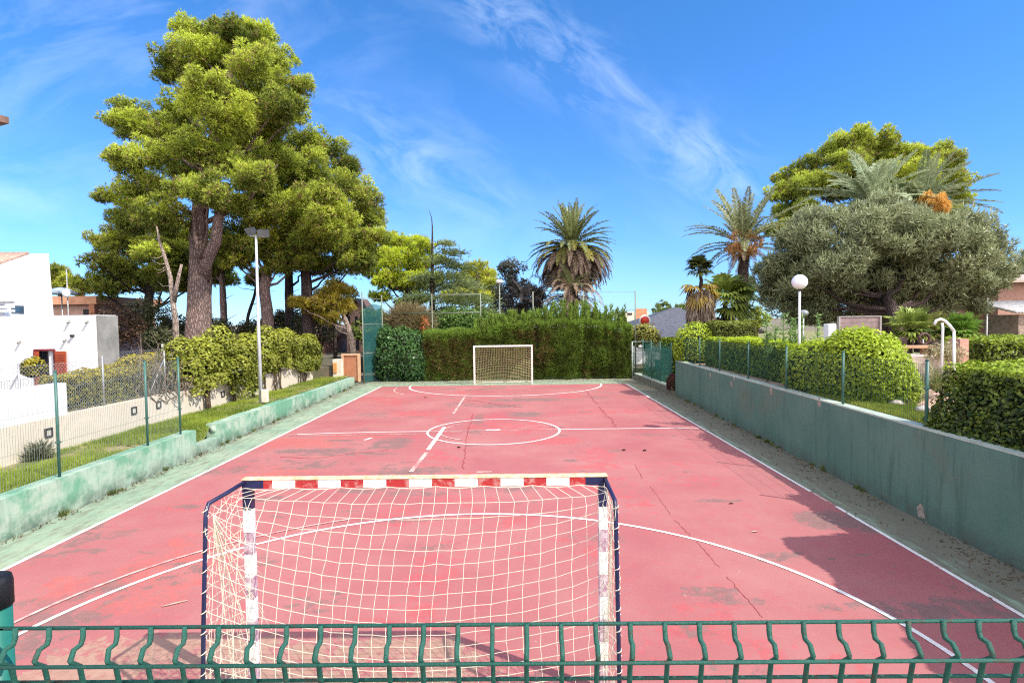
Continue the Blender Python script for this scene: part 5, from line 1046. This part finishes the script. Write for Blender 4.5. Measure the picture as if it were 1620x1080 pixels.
# dark understorey left, one shrub each
for i, (px, py, r, Y, lab) in enumerate(((185, 520, 34, 27, 'dark russet shrub right of the grey side wall'), (235, 505, 34, 30, 'dark grey-green shrub under the shaded low-branched pine'), (255, 540, 22, 25, 'dark green shrub behind the dead forked stem'), (345, 525, 20, 30, 'dull green shrub between tallest and slim trunks'), (500, 515, 30, 33, 'dark ivy-clad shrub below the broad pine'), (445, 535, 18, 33, 'low dark shrub by the straight dark trunk'), (395, 525, 18, 33, 'low olive shrub behind the leafy climbers'))):
    g = G4(70 + i); C = Cards(); c = at(px, py, Y); s = r * Y / FPX
    P_, N = puff_pts(g, c, (s * 1.3, s, s * 1.1), 2600, -.8, .5); leaves(C, g, P_, N + (0, 0, .3), .16, .07, clip01(.3 + g.normal(0, .25, len(P_))), .9)
    mbs = MB()
    for k in range(6): mbs.tube([(c[0] + g.normal(0, .1), c[1], .7), c + g.normal(0, .4 * s, 3)], [.04, .015], 5)
    C.solid(mbs, 0, 0)
    tag(C.build('shrub', leafmat('russet_shrub' if i == 0 else 'dull_shrub', (.05, .028, .018) if i == 0 else (.035, .042, .018), (.18, .10, .05) if i == 0 else (.15, .15, .06), .25)), lab, 'shrub')
# trees beyond, left and centre
tree('pine_tree', 'small far pine just right of the white house roof', 'pine tree', [np.append(at(97, 500, 60)[:2], .8), at(96, 460, 60), at(95, 435, 60)], [.3, .25, .1], pf([(92, 436, 18), (104, 448, 16), (84, 446, 16), (96, 456, 18)], 60, 1, 81), 81, pine_d, bark_dark, 26, .45, .08, 5, .5)
ctr = [(620, 385, 26), (648, 388, 26), (670, 396, 20), (600, 410, 28), (630, 415, 32), (660, 420, 30), (690, 412, 14), (612, 445, 28), (640, 450, 30), (668, 450, 26), (590, 430, 20), (600, 470, 18), (655, 475, 22), (685, 445, 18)]
tree('pine_tree', 'bright lime-green pine above the tall tube frame', 'pine tree', [np.append(at(644, 545, 42)[:2], .3), at(642, 480, 42), at(650, 445, 42), at(645, 400, 42)], [.3, .26, .2, .06], pf(ctr, 42, 2, 82), 82, leafmat('lime_pine_needle', (.10, .16, .02), (.66, .74, .06), .4), bark_dark, 60, .24, .055, 5, .6, limbs=.8)
g = G4(83); t = thing('cedar_tree', 'blue-green cedar with flat tiered boughs and a bare black leader', 'cedar', (at(684, 520, 38)[0], 38, .2)); mb = MB(); C = Cards()
mb.tube([np.append(at(683, 540, 38)[:2], .2), at(684, 480, 38), at(684, 400, 38), at(684, 360, 38), at(683, 345, 38), at(678, 330, 38)], [.24, .20, .085, .045, .028, .008], 9, 0, True, True, .06, g)
for px, py, w, n_ in ((705, 385, 14, 26), (712, 398, 20, 40), (700, 412, 22, 46), (722, 420, 22, 46), (708, 436, 30, 70), (735, 446, 26, 60), (700, 455, 34, 90), (745, 465, 32, 80), (720, 474, 36, 100), (770, 484, 26, 60), (745, 497, 38, 110), (700, 495, 36, 100), (785, 505, 22, 50), (760, 515, 34, 80), (670, 440, 20, 40), (665, 470, 24, 50)):
    c = at(px, py, 38 + g.uniform(-1.5, 1.5)); s = w * 38 / FPX; a = at(684, py + 8, 38); limb(mb, g, a, c, .05, .012, -.1, 5)
    P_ = c + g.normal(0, 1, (n_ * 6, 3)) * np.array((s * .55, s * .5, s * .13)); P_[:, 2] -= .12 * ((P_[:, 0] - a[0]) / 2) ** 2
    tufts(C, g, P_, np.tile((0, 0, .4), (len(P_), 1)) + (P_ - a) * .5, .28, .045, 4, .8, clip01(.45 + g.normal(0, .12) + g.normal(0, .12, len(P_))), 0)
mb.build('trunk', bark_dark, t); C.build('crown', leafmat('cedar_needle', (.08, .12, .045), (.46, .54, .22), .3), t)
tree('pine_tree', 'distant round-topped pine between the cedar and the shaggy palm', 'pine tree', [np.append(at(755, 540, 60)[:2], .1), at(755, 460, 60), at(756, 430, 60)], [.35, .3, .1], pf([(752, 426, 17), (768, 436, 17), (740, 440, 18), (758, 446, 20), (776, 448, 10), (735, 458, 20), (757, 465, 24), (775, 470, 16), (720, 470, 20)], 60, 1.5, 84), 84, pine_d, bark_dark, 26, .5, .085, 5, .6)
g = G4(85)
def broad(name, label, cat, puffs, trunk, rads, seed, m, mb_, nper, L, W, tint, up=.4, low=-.7, lim=1.0, sprig=False):
    g = G4(seed); t = thing(name, label, cat, trunk[0]); C = Cards(); b = MB(); b.tube(trunk, rads, 10, 0, True, True, .08, g)
    for c, r in puffs:
        if g.random() < lim: limb(b, g, trunk[-1] if g.random() < .6 else trunk[-2], np.array(c) * .8 + np.array(trunk[-1]) * .2, rads[-1] * .5, .02)
        nn = int(nper * r * r)
        for k in range(9):
            d = rdir(g, 1)[0]; cc = np.array(c) + d * r * .62; s = r * g.uniform(.35, .55); tt = clip01(tint + g.normal(0, .08))
            P_, N = puff_pts(g, cc, (s, s, s * .9), nn // 9, low, .5)
            if sprig: q = g.random(len(P_)) < .22; tufts(C, g, P_[q], N[q] + (0, 0, .7), .26, .05, 3, .5, clip01(tt + .12 + .25 * N[q, 2] + g.normal(0, .12, int(q.sum()))), 0)
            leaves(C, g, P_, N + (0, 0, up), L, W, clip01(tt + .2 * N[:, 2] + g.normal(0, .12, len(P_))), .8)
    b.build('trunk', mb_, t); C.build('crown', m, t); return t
broad('tree', 'dark purple-grey airy tree left of the shaggy palm', 'tree', pf([(810, 430, 24), (825, 450, 26), (800, 465, 24), (838, 470, 26), (815, 490, 26), (790, 490, 20), (845, 495, 24), (798, 425, 12)], 46, 1, 86), [np.append(at(815, 540, 46)[:2], .1), at(815, 510, 46), at(815, 490, 46)], [.2, .16, .1], 86, leafmat('purple_grey_leaf', (.036, .038, .03), (.15, .155, .12), .25), bark_dark, 900, .24, .09, .35)
# ---------- palms
def frond(C, g, base, az, el, L, droop, n_, lf, lw, tint, mi=0, rep=3, rach=.035, stiff=1.5, vee=.35):
    s = np.linspace(0, 1, n_ + 1); e = el - droop * s ** stiff; dl = L / n_
    hx = np.concatenate([[0], np.cumsum(np.cos(e[:-1]) * dl)]); hz = np.concatenate([[0], np.cumsum(np.sin(e[:-1]) * dl)])
    h = np.array((math.cos(az), math.sin(az), 0)); pts = np.array(base) + hx[:, None] * h + hz[:, None] * np.array((0, 0, 1.0))
    tg = np.cos(e)[:, None] * h + np.sin(e)[:, None] * np.array((0, 0, 1.0)); sd = np.array((-h[1], h[0], 0)); up = np.cross(sd, tg) * -1; up[up[:, 2] < 0] *= 1
    up = np.cross(tg, sd); 
    Vq = []
    w = rach * (1 - .8 * s)
    a = pts + sd * w[:, None]; b = pts - sd * w[:, None]; C.faces(np.stack([a[:-1], b[:-1], b[1:], a[1:]], 1), 4, min(1, tint + .25), mi)
    i = np.arange(int(n_ * .12), n_); i = np.repeat(i, rep); ss = s[i] + g.uniform(0, 1 / n_, len(i)); ss = np.clip(ss, 0, 1)
    P_ = np.stack([np.interp(ss, s, pts[:, q]) for q in range(3)], 1); T = nz(np.stack([np.interp(ss, s, tg[:, q]) for q in range(3)], 1)); U = np.stack([np.interp(ss, s, up[:, q]) for q in range(3)], 1)
    for sg in (1, -1):
        k = len(P_); D = nz(sd * sg * .8 + T * (.55 + .5 * ss[:, None]) + U * vee + g.normal(0, .10, (k, 3)) - np.array((0, 0, .15)))
        l = lf * np.sin(np.pi * np.clip(ss * .86 + .12, 0, 1)) ** .6 * g.uniform(.8, 1.15, k); B = nz(np.cross(D, U)); 
        tip = P_ + D * l[:, None] - np.array((0, 0, .25)) * (l ** 2)[:, None]; mid = P_ + D * (l * .45)[:, None]
        C.faces(np.stack([P_, mid + T * lw * .5, tip, mid - T * lw * .5], 1), 4, clip01(tint + g.normal(0, .10, k)), mi)
palm_m = leafmat('palm_leaflet', (.07, .09, .035), (.46, .48, .19), .3, .4); dry_m = leafmat('dry_palm_frond', (.10, .065, .05), (.46, .34, .23), .25, .7); olive_palm = leafmat('yellow_green_frond', (.09, .10, .025), (.40, .36, .08), .3)
def palm(label, c, trunk_h0, tr, seed, layers, trunk_m, cat='palm tree', boot=None, skirt_label=None):
    g = G4(seed); t = thing('palm_tree', label, cat, (c[0], c[1], trunk_h0)); c = np.array(c)
    mb = MB(); z = np.linspace(trunk_h0, c[2] - .1, 34); x = c[0] + .05 * np.sin(z); rr = tr * (1.12 - .12 * (z - z[0]) / (z[-1] - z[0])) * (1 + .05 * (np.arange(34) % 2)); mb.tube(np.stack([x, np.full(34, c[1]), z], 1), rr, 14, 0, False, True, .05, g); mb.build('trunk', trunk_m, t)
    for nm, m, lst in layers:
        C = Cards()
        for (n_, el0, el1, L0, L1, dr0, dr1, nl, lf, lw, t0, t1, z0_) in lst:
            for k in range(n_):
                az = 2 * math.pi * (k + g.random() * .7) / n_; q = g.random(); frond(C, g, c + (0, 0, z0_ + g.normal(0, .06)) + .12 * np.array((math.cos(az), math.sin(az), 0)), az, el0 + (el1 - el0) * q, g.uniform(L0, L1), g.uniform(dr0, dr1), nl, lf, lw, g.uniform(t0, t1))
        C.build(nm, m, t)
    return t
pc = at(905, 388, 42)
palm_bark = barkmat('palm_bark', (.17, .12, .10), (.05, .035, .035), 1.5)
palm('big shaggy palm with a full skirt of hanging brown fronds, centre', pc, 0, .45, 91, [
    ('crown', palm_m, [(15, 1.15, 1.5, 2.9, 3.6, .15, .7, 26, .46, .085, .35, .95, .1), (22, .55, 1.1, 3.0, 3.7, .5, 1.1, 26, .46, .085, .2, .6, .05), (18, .15, .5, 3.0, 3.6, .7, 1.3, 26, .46, .085, .2, .55, -.1)]),
    ('yellowing_fronds', olive_palm, [(26, -.05, .25, 3.0, 3.7, 1.0, 1.5, 24, .46, .09, .25, .75, -.2)]),
    ('hanging_skirt', dry_m, [(46, -.2, .1, 3.2, 3.9, 1.3, 1.6, 24, .46, .085, .0, .35, -.45), (60, -.5, -.2, 3.0, 3.6, 1.0, 1.3, 24, .44, .10, .0, .30, -.7), (44, -.8, -.5, 2.8, 3.2, .7, 1.0, 22, .40, .10, .15, .75, -.9)])], palm_bark)
pc2 = at(903, 462, 39)
palm('lower half-dry palm clump growing beneath the big shaggy palm', pc2, 0, .4, 92, [
    ('crown', palm_m, [(16, .6, 1.4, 1.5, 2.3, .7, 1.7, 20, .34, .045, .05, .5, .1)]),
    ('dry_fronds', dry_m, [(40, .2, 1.0, 2.0, 3.1, 1.4, 2.4, 20, .34, .05, .1, .8, 0), (34, -.4, .2, 2.0, 2.8, .8, 1.4, 20, .3, .05, .1, .6, -.3)])], palm_bark)
g = G4(93); C = Cards()
for k in range(70): frond(C, g, at(832 + g.normal(0, 17), 488 + g.normal(0, 14), 40), g.uniform(0, 6.28), g.uniform(.4, 1.3), g.uniform(1.6, 2.7), g.uniform(1, 2.2), 18, .34, .04, g.uniform(0, .35))
tag(C.build('palm_shrub', leafmat('grey_dead_frond', (.045, .036, .036), (.22, .18, .16), .2)), 'grey dead palm thicket left of the big shaggy palm trunk', 'palm')
# tall date palm right
dp = at(1176, 388, 34)
def dates(C, g, c, n_, s, t0=.3):
    for k in range(n_):
        a = g.uniform(0, 6.28); q = g.uniform(.3, 1); tip = np.array(c) + s * np.array((math.cos(a) * q, math.sin(a) * q, -.35 + g.normal(0, .3)))
        P_ = tip + g.normal(0, .16 * s, (60, 3)); tufts(C, g, P_, np.tile((0, 0, -1.0), (60, 1)), .22, .03, 3, .8, clip01(t0 + g.random(60) * .6), 0)
orange_m = leafmat('orange_date_stalk', (.38, .18, .05), (.85, .50, .12), .3)
t = palm('tall date palm with a lit brown boss and drooping fronds, right of the slate roof', dp, 1.0, .29, 94, [
    ('crown', leafmat('date_palm_leaflet', (.09, .115, .055), (.62, .64, .34), .35, .4), [(13, .95, 1.45, 3.2, 4.1, .1, .6, 30, .46, .075, .25, .8, .2), (14, .45, .9, 3.5, 4.3, .4, 1.1, 30, .48, .075, .2, .8, .1), (9, .0, .4, 3.4, 4.2, .5, 1.1, 30, .46, .075, .15, .6, -.1)]),
    ('dry_fronds', dry_m, [(9, -.5, .1, 1.6, 2.4, .7, 1.3, 20, .3, .04, .2, .9, -.4), (5, -1.0, -.7, 2.2, 3.2, .3, .5, 16, .15, .03, .3, .7, -.5)])], palm_bark)
g = G4(95); C = Cards(); dates(C, g, dp + (.1, -.3, .25), 26, .95); C.build('fruit_stalks', leafmat('rusty_boss', (.24, .12, .05), (.80, .46, .18), .3), t)
# fan palms
def fan(C, g, base, az, el, pet, R, tint, n_=20, droop=.3):
    d = np.array((math.cos(az) * math.cos(el), math.sin(az) * math.cos(el), math.sin(el))); sd = np.array((-math.sin(az), math.cos(az), 0)); up = np.cross(sd, d)
    h = np.array(base) + d * pet; w = .02
    C.faces(np.array([[np.array(base) + sd * w, np.array(base) - sd * w, h - sd * w, h + sd * w]]), 4, min(1, tint + .2))
    a = np.linspace(-1.9, 1.9, n_) + g.normal(0, .04, n_); D = np.cos(a)[:, None] * d + np.sin(a)[:, None] * sd + up * .12 * np.cos(a * 3)[:, None]; D = nz(D); l = R * (.75 + .25 * np.cos(a)) * g.uniform(.9, 1.1, n_)
    tip = h + D * l[:, None] - np.array((0, 0, droop)) * l[:, None]; m = h + D * (l * .6)[:, None]; s = nz(np.cross(D, up)) * (R * .085)
    C.faces(np.stack([np.repeat(h[None], n_, 0), m + s, tip, m - s], 1), 4, clip01(tint + g.normal(0, .10, n_)))
fan_m = leafmat('fan_palm_leaf', (.06, .10, .02), (.40, .48, .10), .3, .4)
def fan_palm(label, pxc, pyc, Y, base_z, R, seed, nf, skirt, stem_top=None):
    g = G4(seed); c = at(pxc, pyc, Y); t = thing('fan_palm', label, 'palm tree', (c[0], Y, base_z)); zt = skirt[0][1]
    mb = MB(); mb.tube([(c[0], Y, base_z), (c[0] + .03, Y, (base_z + c[2]) / 2), tuple(c)], [.28, .2, .12], 10, 0, True, True, .08, g); mb.build('trunk', palm_bark, t)
    C = Cards()
    for k in range(nf): fan(C, g, c + (0, 0, g.normal(0, .06)), g.uniform(0, 6.28), g.uniform(-.5, 1.3), R * .7, R * .75, g.uniform(.15, .8))
    C.build('crown', fan_m, t)
    C = Cards()
    for (z0_, z1_, r0, r1, n_) in skirt:
        z = g.uniform(z0_, z1_, n_); a = g.uniform(0, 6.28, n_); q = (z - z0_) / (z1_ - z0_); r = (r0 + (r1 - r0) * q) * g.uniform(.75, 1.05, n_)
        P_ = np.stack([c[0] + r * np.cos(a), Y + r * np.sin(a), z], 1); D = np.stack([.18 * np.cos(a), .18 * np.sin(a), np.full(n_, -1.0)], 1); tufts(C, g, P_, D, .75, .10, 2, .14, clip01(g.random(n_) * .8), 0)
    C.build('dead_skirt', leafmat('shaggy_skirt', (.12, .085, .07), (.45, .35, .27), .2, .8), t); return t, c, g
zt_f = at(1108, 462, 30)[2]
t, c, g = fan_palm('fan palm with a thick shaggy trunk and a small second tuft on top', 1108, 462, 30, .2, 1.1, 101, 0, [(1.0, zt_f + .1, .78, .62, 900)])
top = at(1106, 425, 30); C = Cards(); MB().tube([tuple(c), (c[0] + .05, 30, (c[2] + top[2]) / 2), tuple(top)], [.12, .09, .08], 8).build('stem', palm_bark, t)
for k in range(26): fan(C, g, top + (0, 0, g.normal(0, .08)), g.uniform(0, 6.28), g.uniform(-.3, 1.3), .35, .55, g.uniform(.0, .5))
C.build('top_tuft', leafmat('dark_fan_leaf', (.04, .055, .015), (.17, .19, .05), .25), t); C = Cards()
for k in range(22): fan(C, g, c + (0, 0, .15), g.uniform(0, 6.28), g.uniform(-.9, .3), .5, .7, g.uniform(.2, 1), 18, .5)
C.build('yellow_fans', leafmat('yellowed_fan', (.13, .10, .03), (.66, .46, .10), .35), t)
z5 = at(1147, 500, 32)[2]
fan_palm('shorter green fan palm left of the date palm trunk', 1147, 478, 32, .2, 1.45, 102, 30, [(1.2, z5, .60, .45, 420)])
# olive, pines and palms on the right
g = G4(110); ol = []
for px, py, r, dy in ((1300, 370, 46, 0), (1350, 350, 38, .5), (1400, 344, 38, .5), (1450, 356, 36, 1), (1500, 360, 42, 1), (1545, 370, 38, 1), (1575, 400, 32, 1), (1290, 350, 26, 1), (1265, 345, 22, 2), (1320, 400, 46, -1.5), (1370, 375, 48, -1.5), (1420, 365, 48, -1.5), (1470, 380, 48, -1.2), (1520, 400, 46, -.5), (1560, 430, 40, 0), (1585, 430, 22, .5), (1260, 395, 40, .5), (1235, 425, 36, 1), (1215, 445, 24, 1.5), (1200, 425, 10, 1.5),
                      (1270, 440, 44, -.8), (1320, 445, 46, -1.8), (1370, 430, 46, -2.2), (1420, 430, 46, -2.2), (1470, 440, 46, -1.8), (1515, 455, 42, -1), (1545, 470, 30, -.5), (1250, 475, 34, .5), (1290, 490, 34, 0), (1340, 485, 40, -.5), (1390, 480, 40, -1), (1440, 480, 40, -1), (1490, 485, 34, -.5), (1225, 470, 24, 1.5), (1260, 505, 20, 1.5), (1390, 400, 60, 2.5), (1330, 420, 60, 2.5), (1460, 420, 60, 2.5), (1300, 450, 60, 3), (1400, 460, 60, 3), (1480, 460, 50, 3)):
    y = 24.5 + (dy if py < 405 else max(dy, 0) + (py - 405) * .022); ol.append((at(px, py, y), r * y / FPX))
tb = at(1416, 548, 22.5); tb[2] = 1.4
broad('olive_tree', 'huge grey-green olive tree with a domed crown and dark underside, right', 'olive tree', ol, [tb, at(1417, 515, 22.8), at(1412, 490, 23.2), at(1400, 470, 24)], [.34, .28, .26, .2], 110, leafmat('olive_leaf', (.075, .092, .040), (.46, .50, .27), .25, .45), bark_dark, 2600, .19, .045, .40, .5, -.85, .35, True)
rp_ = [(1365, 222, 28), (1400, 225, 28), (1335, 228, 28), (1385, 245, 34), (1310, 250, 28), (1345, 260, 36), (1280, 265, 26), (1250, 280, 24), (1265, 300, 32), (1300, 290, 34), (1235, 310, 22), (1245, 340, 28), (1235, 365, 24), (1265, 335, 30), (1440, 245, 26), (1475, 250, 28), (1500, 262, 28), (1515, 290, 24), (1525, 315, 18), (1455, 275, 34), (1490, 300, 36), (1420, 265, 34), (1250, 385, 26), (1380, 290, 44), (1330, 300, 44), (1430, 300, 40), (1510, 340, 24)]
tree('pine_tree', 'broad sunlit pine rising behind the olive tree', 'pine tree', [np.append(at(1390, 540, 37)[:2], 1.4), at(1392, 420, 37), at(1385, 330, 37), at(1375, 250, 37)], [.45, .38, .28, .08], pf(rp_, 37, 2, 111), 111, pine_m, bark_dark, 68, .21, .048, 5, .55, limbs=.8)
zc = at(1380, 318, 28.6)
t = palm('silver-green palm whose fronds fan out above the left half of the olive', zc, 1.4, .3, 112, [('crown', leafmat('silver_palm_leaflet', (.18, .23, .13), (.66, .74, .48), .3, .35), [(18, .5, 1.4, 2.3, 2.9, .4, 1.3, 30, .50, .075, .35, .95, 0), (18, .05, .6, 2.9, 3.7, .5, 1.2, 30, .50, .075, .3, .9, -.1)])], palm_bark)
zc = at(1460, 322, 28.6)
t = palm('palm with orange fruit stalks showing above the right half of the olive', zc, 1.4, .3, 113, [('crown', leafmat('grey_palm_leaflet', (.10, .14, .07), (.50, .56, .32), .3, .4), [(18, .4, 1.4, 2.2, 2.7, .3, 1.0, 30, .46, .07, .2, .8, 0), (18, .0, .5, 2.9, 3.5, .3, .9, 30, .46, .07, .2, .7, -.1)])], palm_bark)
g = G4(114); C = Cards(); dates(C, g, at(1476, 308, 25.6), 18, .40, .5); dates(C, g, at(1488, 324, 25.6), 14, .36, .5); C.build('fruit_stalks', orange_m, t)
pz = at(1618, 425, 40); palm('partly seen palm at the right edge above the brick house', pz, 1.4, .3, 115, [('crown', leafmat('grey_palm_leaflet', ()  , ()), [(22, -.4, 1.4, 1.6, 2.3, .4, 1.2, 22, .35, .045, .0, .4, 0)])], palm_bark)
# ground plants on the patio
for i, (px, py, Y, R, n_, lab, m) in enumerate(((1440, 520, 19, .9, 24, 'dark spiky fan palm beside the olive trunk', fan_m), (1523, 525, 18, .75, 22, 'bright green low fan palm left of the low dark hedge', leafmat('bright_fan', (.06, .13, .02), (.26, .42, .06), .35)), (1470, 520, 20, .8, 18, 'yellow-green fan palm behind the handrail', leafmat('lime_fan', (.12, .14, .03), (.46, .44, .12), .35)))):
    g = G4(120 + i); c = at(px, py, Y); t = thing('fan_palm', lab, 'palm', (c[0], Y, 1.43)); C = Cards(); MB().tube([(c[0], Y, 1.43), tuple(c)], .08, 8).build('trunk', palm_bark, t)
    for k in range(n_): fan(C, g, c + (0, 0, -.1), g.uniform(0, 6.28), g.uniform(-.2, 1.4), R * .5, R * .7, g.uniform(.1, .8), 18, .2)
    C.build('crown', m, t)
g = G4(125); C = Cards(); c = at(1483, 575, 12.6); c[2] = 1.55
for k in range(34): frond(C, g, c, g.uniform(0, 6.28), g.uniform(.2, 1.4), g.uniform(.5, .8), g.uniform(.2, .8), 16, .13, .018, g.uniform(.1, .7), 0, 2, .012)
tag(C.build('cycad', palm_m), 'small spiky cycad just behind the near hedge end', 'plant')
g = G4(126); C = Cards()
for k in range(9):
    px = 1238 + g.normal(0, 16); a = at(px, 536, 16); h = g.uniform(.5, 1.15)
    n_ = 46; z = g.random(n_) * h; P_ = np.stack([a[0] + g.normal(0, .05, n_), 16 + g.normal(0, .06, n_), a[2] - .4 + z], 1); D = np.concatenate([rdir(g, n_)[:, :2], np.full((n_, 1), .4)], 1); tufts(C, g, P_, D, .16, .04, 2, .3, clip01(.4 + z + g.normal(0, .1, n_)), 0)
    C.solid(MB().tube([(a[0], 16, 1.43), (a[0], 16, a[2] - .4 + h)], .012, 4), .2, 0)
tag(C.build('plant', leafmat('upright_leaf', (.05, .11, .03), (.28, .42, .14), .35)), 'upright leafy shoots left of the globe lamp post', 'plant')
g = G4(127); C = Cards(); P_, N = puff_pts(g, at(1496, 560, 14.6), (.5, .4, .35), 700, -.8, .3); leaves(C, g, P_, N, .12, .03, g.random(len(P_)), .9); tag(C.build('bush', leafmat('straw_leaf', (.16, .15, .06), (.58, .50, .30), .3)), 'pale straw-coloured shrub at the foot of the handrail', 'bush')
for i, (px, py, r, Y, lab) in enumerate(((1048, 484, 11, 75, 'small green tree peeping over the slate roof, left'), (1078, 488, 11, 80, 'pale green tree peeping over the slate roof ridge'), (1196, 497, 14, 55, 'bright yellow-green tree behind the reddish bungalow'), (1175, 450, 22, 52, 'dark pine bough seen right of the date palm trunk'))):
    broad('tree', lab, 'tree', pf([(px, py, r), (px - r * .9, py + r * .6, r * .8), (px + r * .9, py + r * .5, r * .8), (px, py + r * 1.3, r)], Y, .6, 130 + i), [np.append(at(px, 540, Y)[:2], .1), at(px, 515, Y), at(px, py + r, Y)], [.25, .2, .12], 130 + i, leafmat('far_lime_leaf', (.09, .13, .02), (.40, .44, .05), .35) if i == 2 else leafmat('far_green_leaf', (.05, .085, .02), (.24, .30, .06), .3), bark_dark, 420, .34, .16, .2 if i == 3 else .55)

for i, (px, py, r, Y, lab, m) in enumerate(((640, 505, 30, 37, 'mid-green leafy tree behind the straw-coloured scrub', 'far_green_leaf'), (590, 512, 22, 38, 'dark leafy tree between gabled house and tube frame', 'far_green_leaf'), (720, 520, 30, 40, 'dense dark shrub under the cedar boughs', 'dull_shrub'), (780, 515, 26, 42, 'dense dark shrub right of the cedar', 'dull_shrub'))):
    broad('tree' if i < 2 else 'shrub', lab, 'tree' if i < 2 else 'shrub', pf([(px, py, r), (px - r * .9, py + r * .5, r * .85), (px + r * .9, py + r * .5, r * .85), (px - r * .4, py - r * .5, r * .7), (px + r * .5, py - r * .4, r * .7), (px, py + r * 1.1, r)], Y, .6, 150 + i), [np.append(at(px, 545, Y)[:2], .1), at(px, 530, Y), at(px, py + r * .4, Y)], [.2, .16, .1], 150 + i, MATS[m], bark_dark, 900, .26, .12, .45)

for i, (px, py, r, Y, lab) in enumerate(((470, 490, 24, 37, 'dark scrub filling the gap behind the straight dark trunk'), (530, 455, 22, 38, 'dim olive-green tree behind the small yellowish tree'), (435, 505, 20, 39, 'dim scrub behind the curved trunk'), (300, 500, 26, 36, 'dim scrub behind the tallest pine trunk'))):
    broad('shrub', lab, 'shrub', pf([(px, py, r), (px - r * .9, py + r * .6, r * .8), (px + r * .9, py + r * .5, r * .8), (px, py + r * 1.2, r)], Y, .6, 170 + i), [np.append(at(px, 548, Y)[:2], .8), at(px, 535, Y), at(px, py + r * .6, Y)], [.15, .12, .08], 170 + i, MATS['dull_shrub'], bark_dark, 800, .24, .10, .45)
for nm, lab, cat in (('ground', 'bare earth ground reaching to the horizon around the gardens', 'ground'), ('court', 'worn pinkish-red sports court with grey stains', 'court'), ('court_apron', 'pale green concrete strip round the red court', 'pavement'),
                     ('court_markings', 'white and faded painted lines and circle on the red court', 'markings'), ('lawn', 'patchy lawn strip between the mint wall and beige wall', 'lawn'), ('garden_ground', 'raised garden soil under the left pines', 'ground'),
                     ('patio', 'pinkish gravel patio above the right retaining wall', 'patio'), ('lower_lawn', 'low lawn behind the far mesh gate', 'lawn'), ('terrace', 'grey concrete terrace below the viewer', 'terrace'),
                     ('grass', 'short patchy grass on the strip beside the beige wall', 'grass'), ('grass.001', 'bright grass along the top of the sage wall', 'grass'), ('grass.002', 'grass on the low lawn behind the kerb wall', 'grass')):
    o = bpy.data.objects.get(nm)
    if o: o['label'] = lab; o['category'] = cat
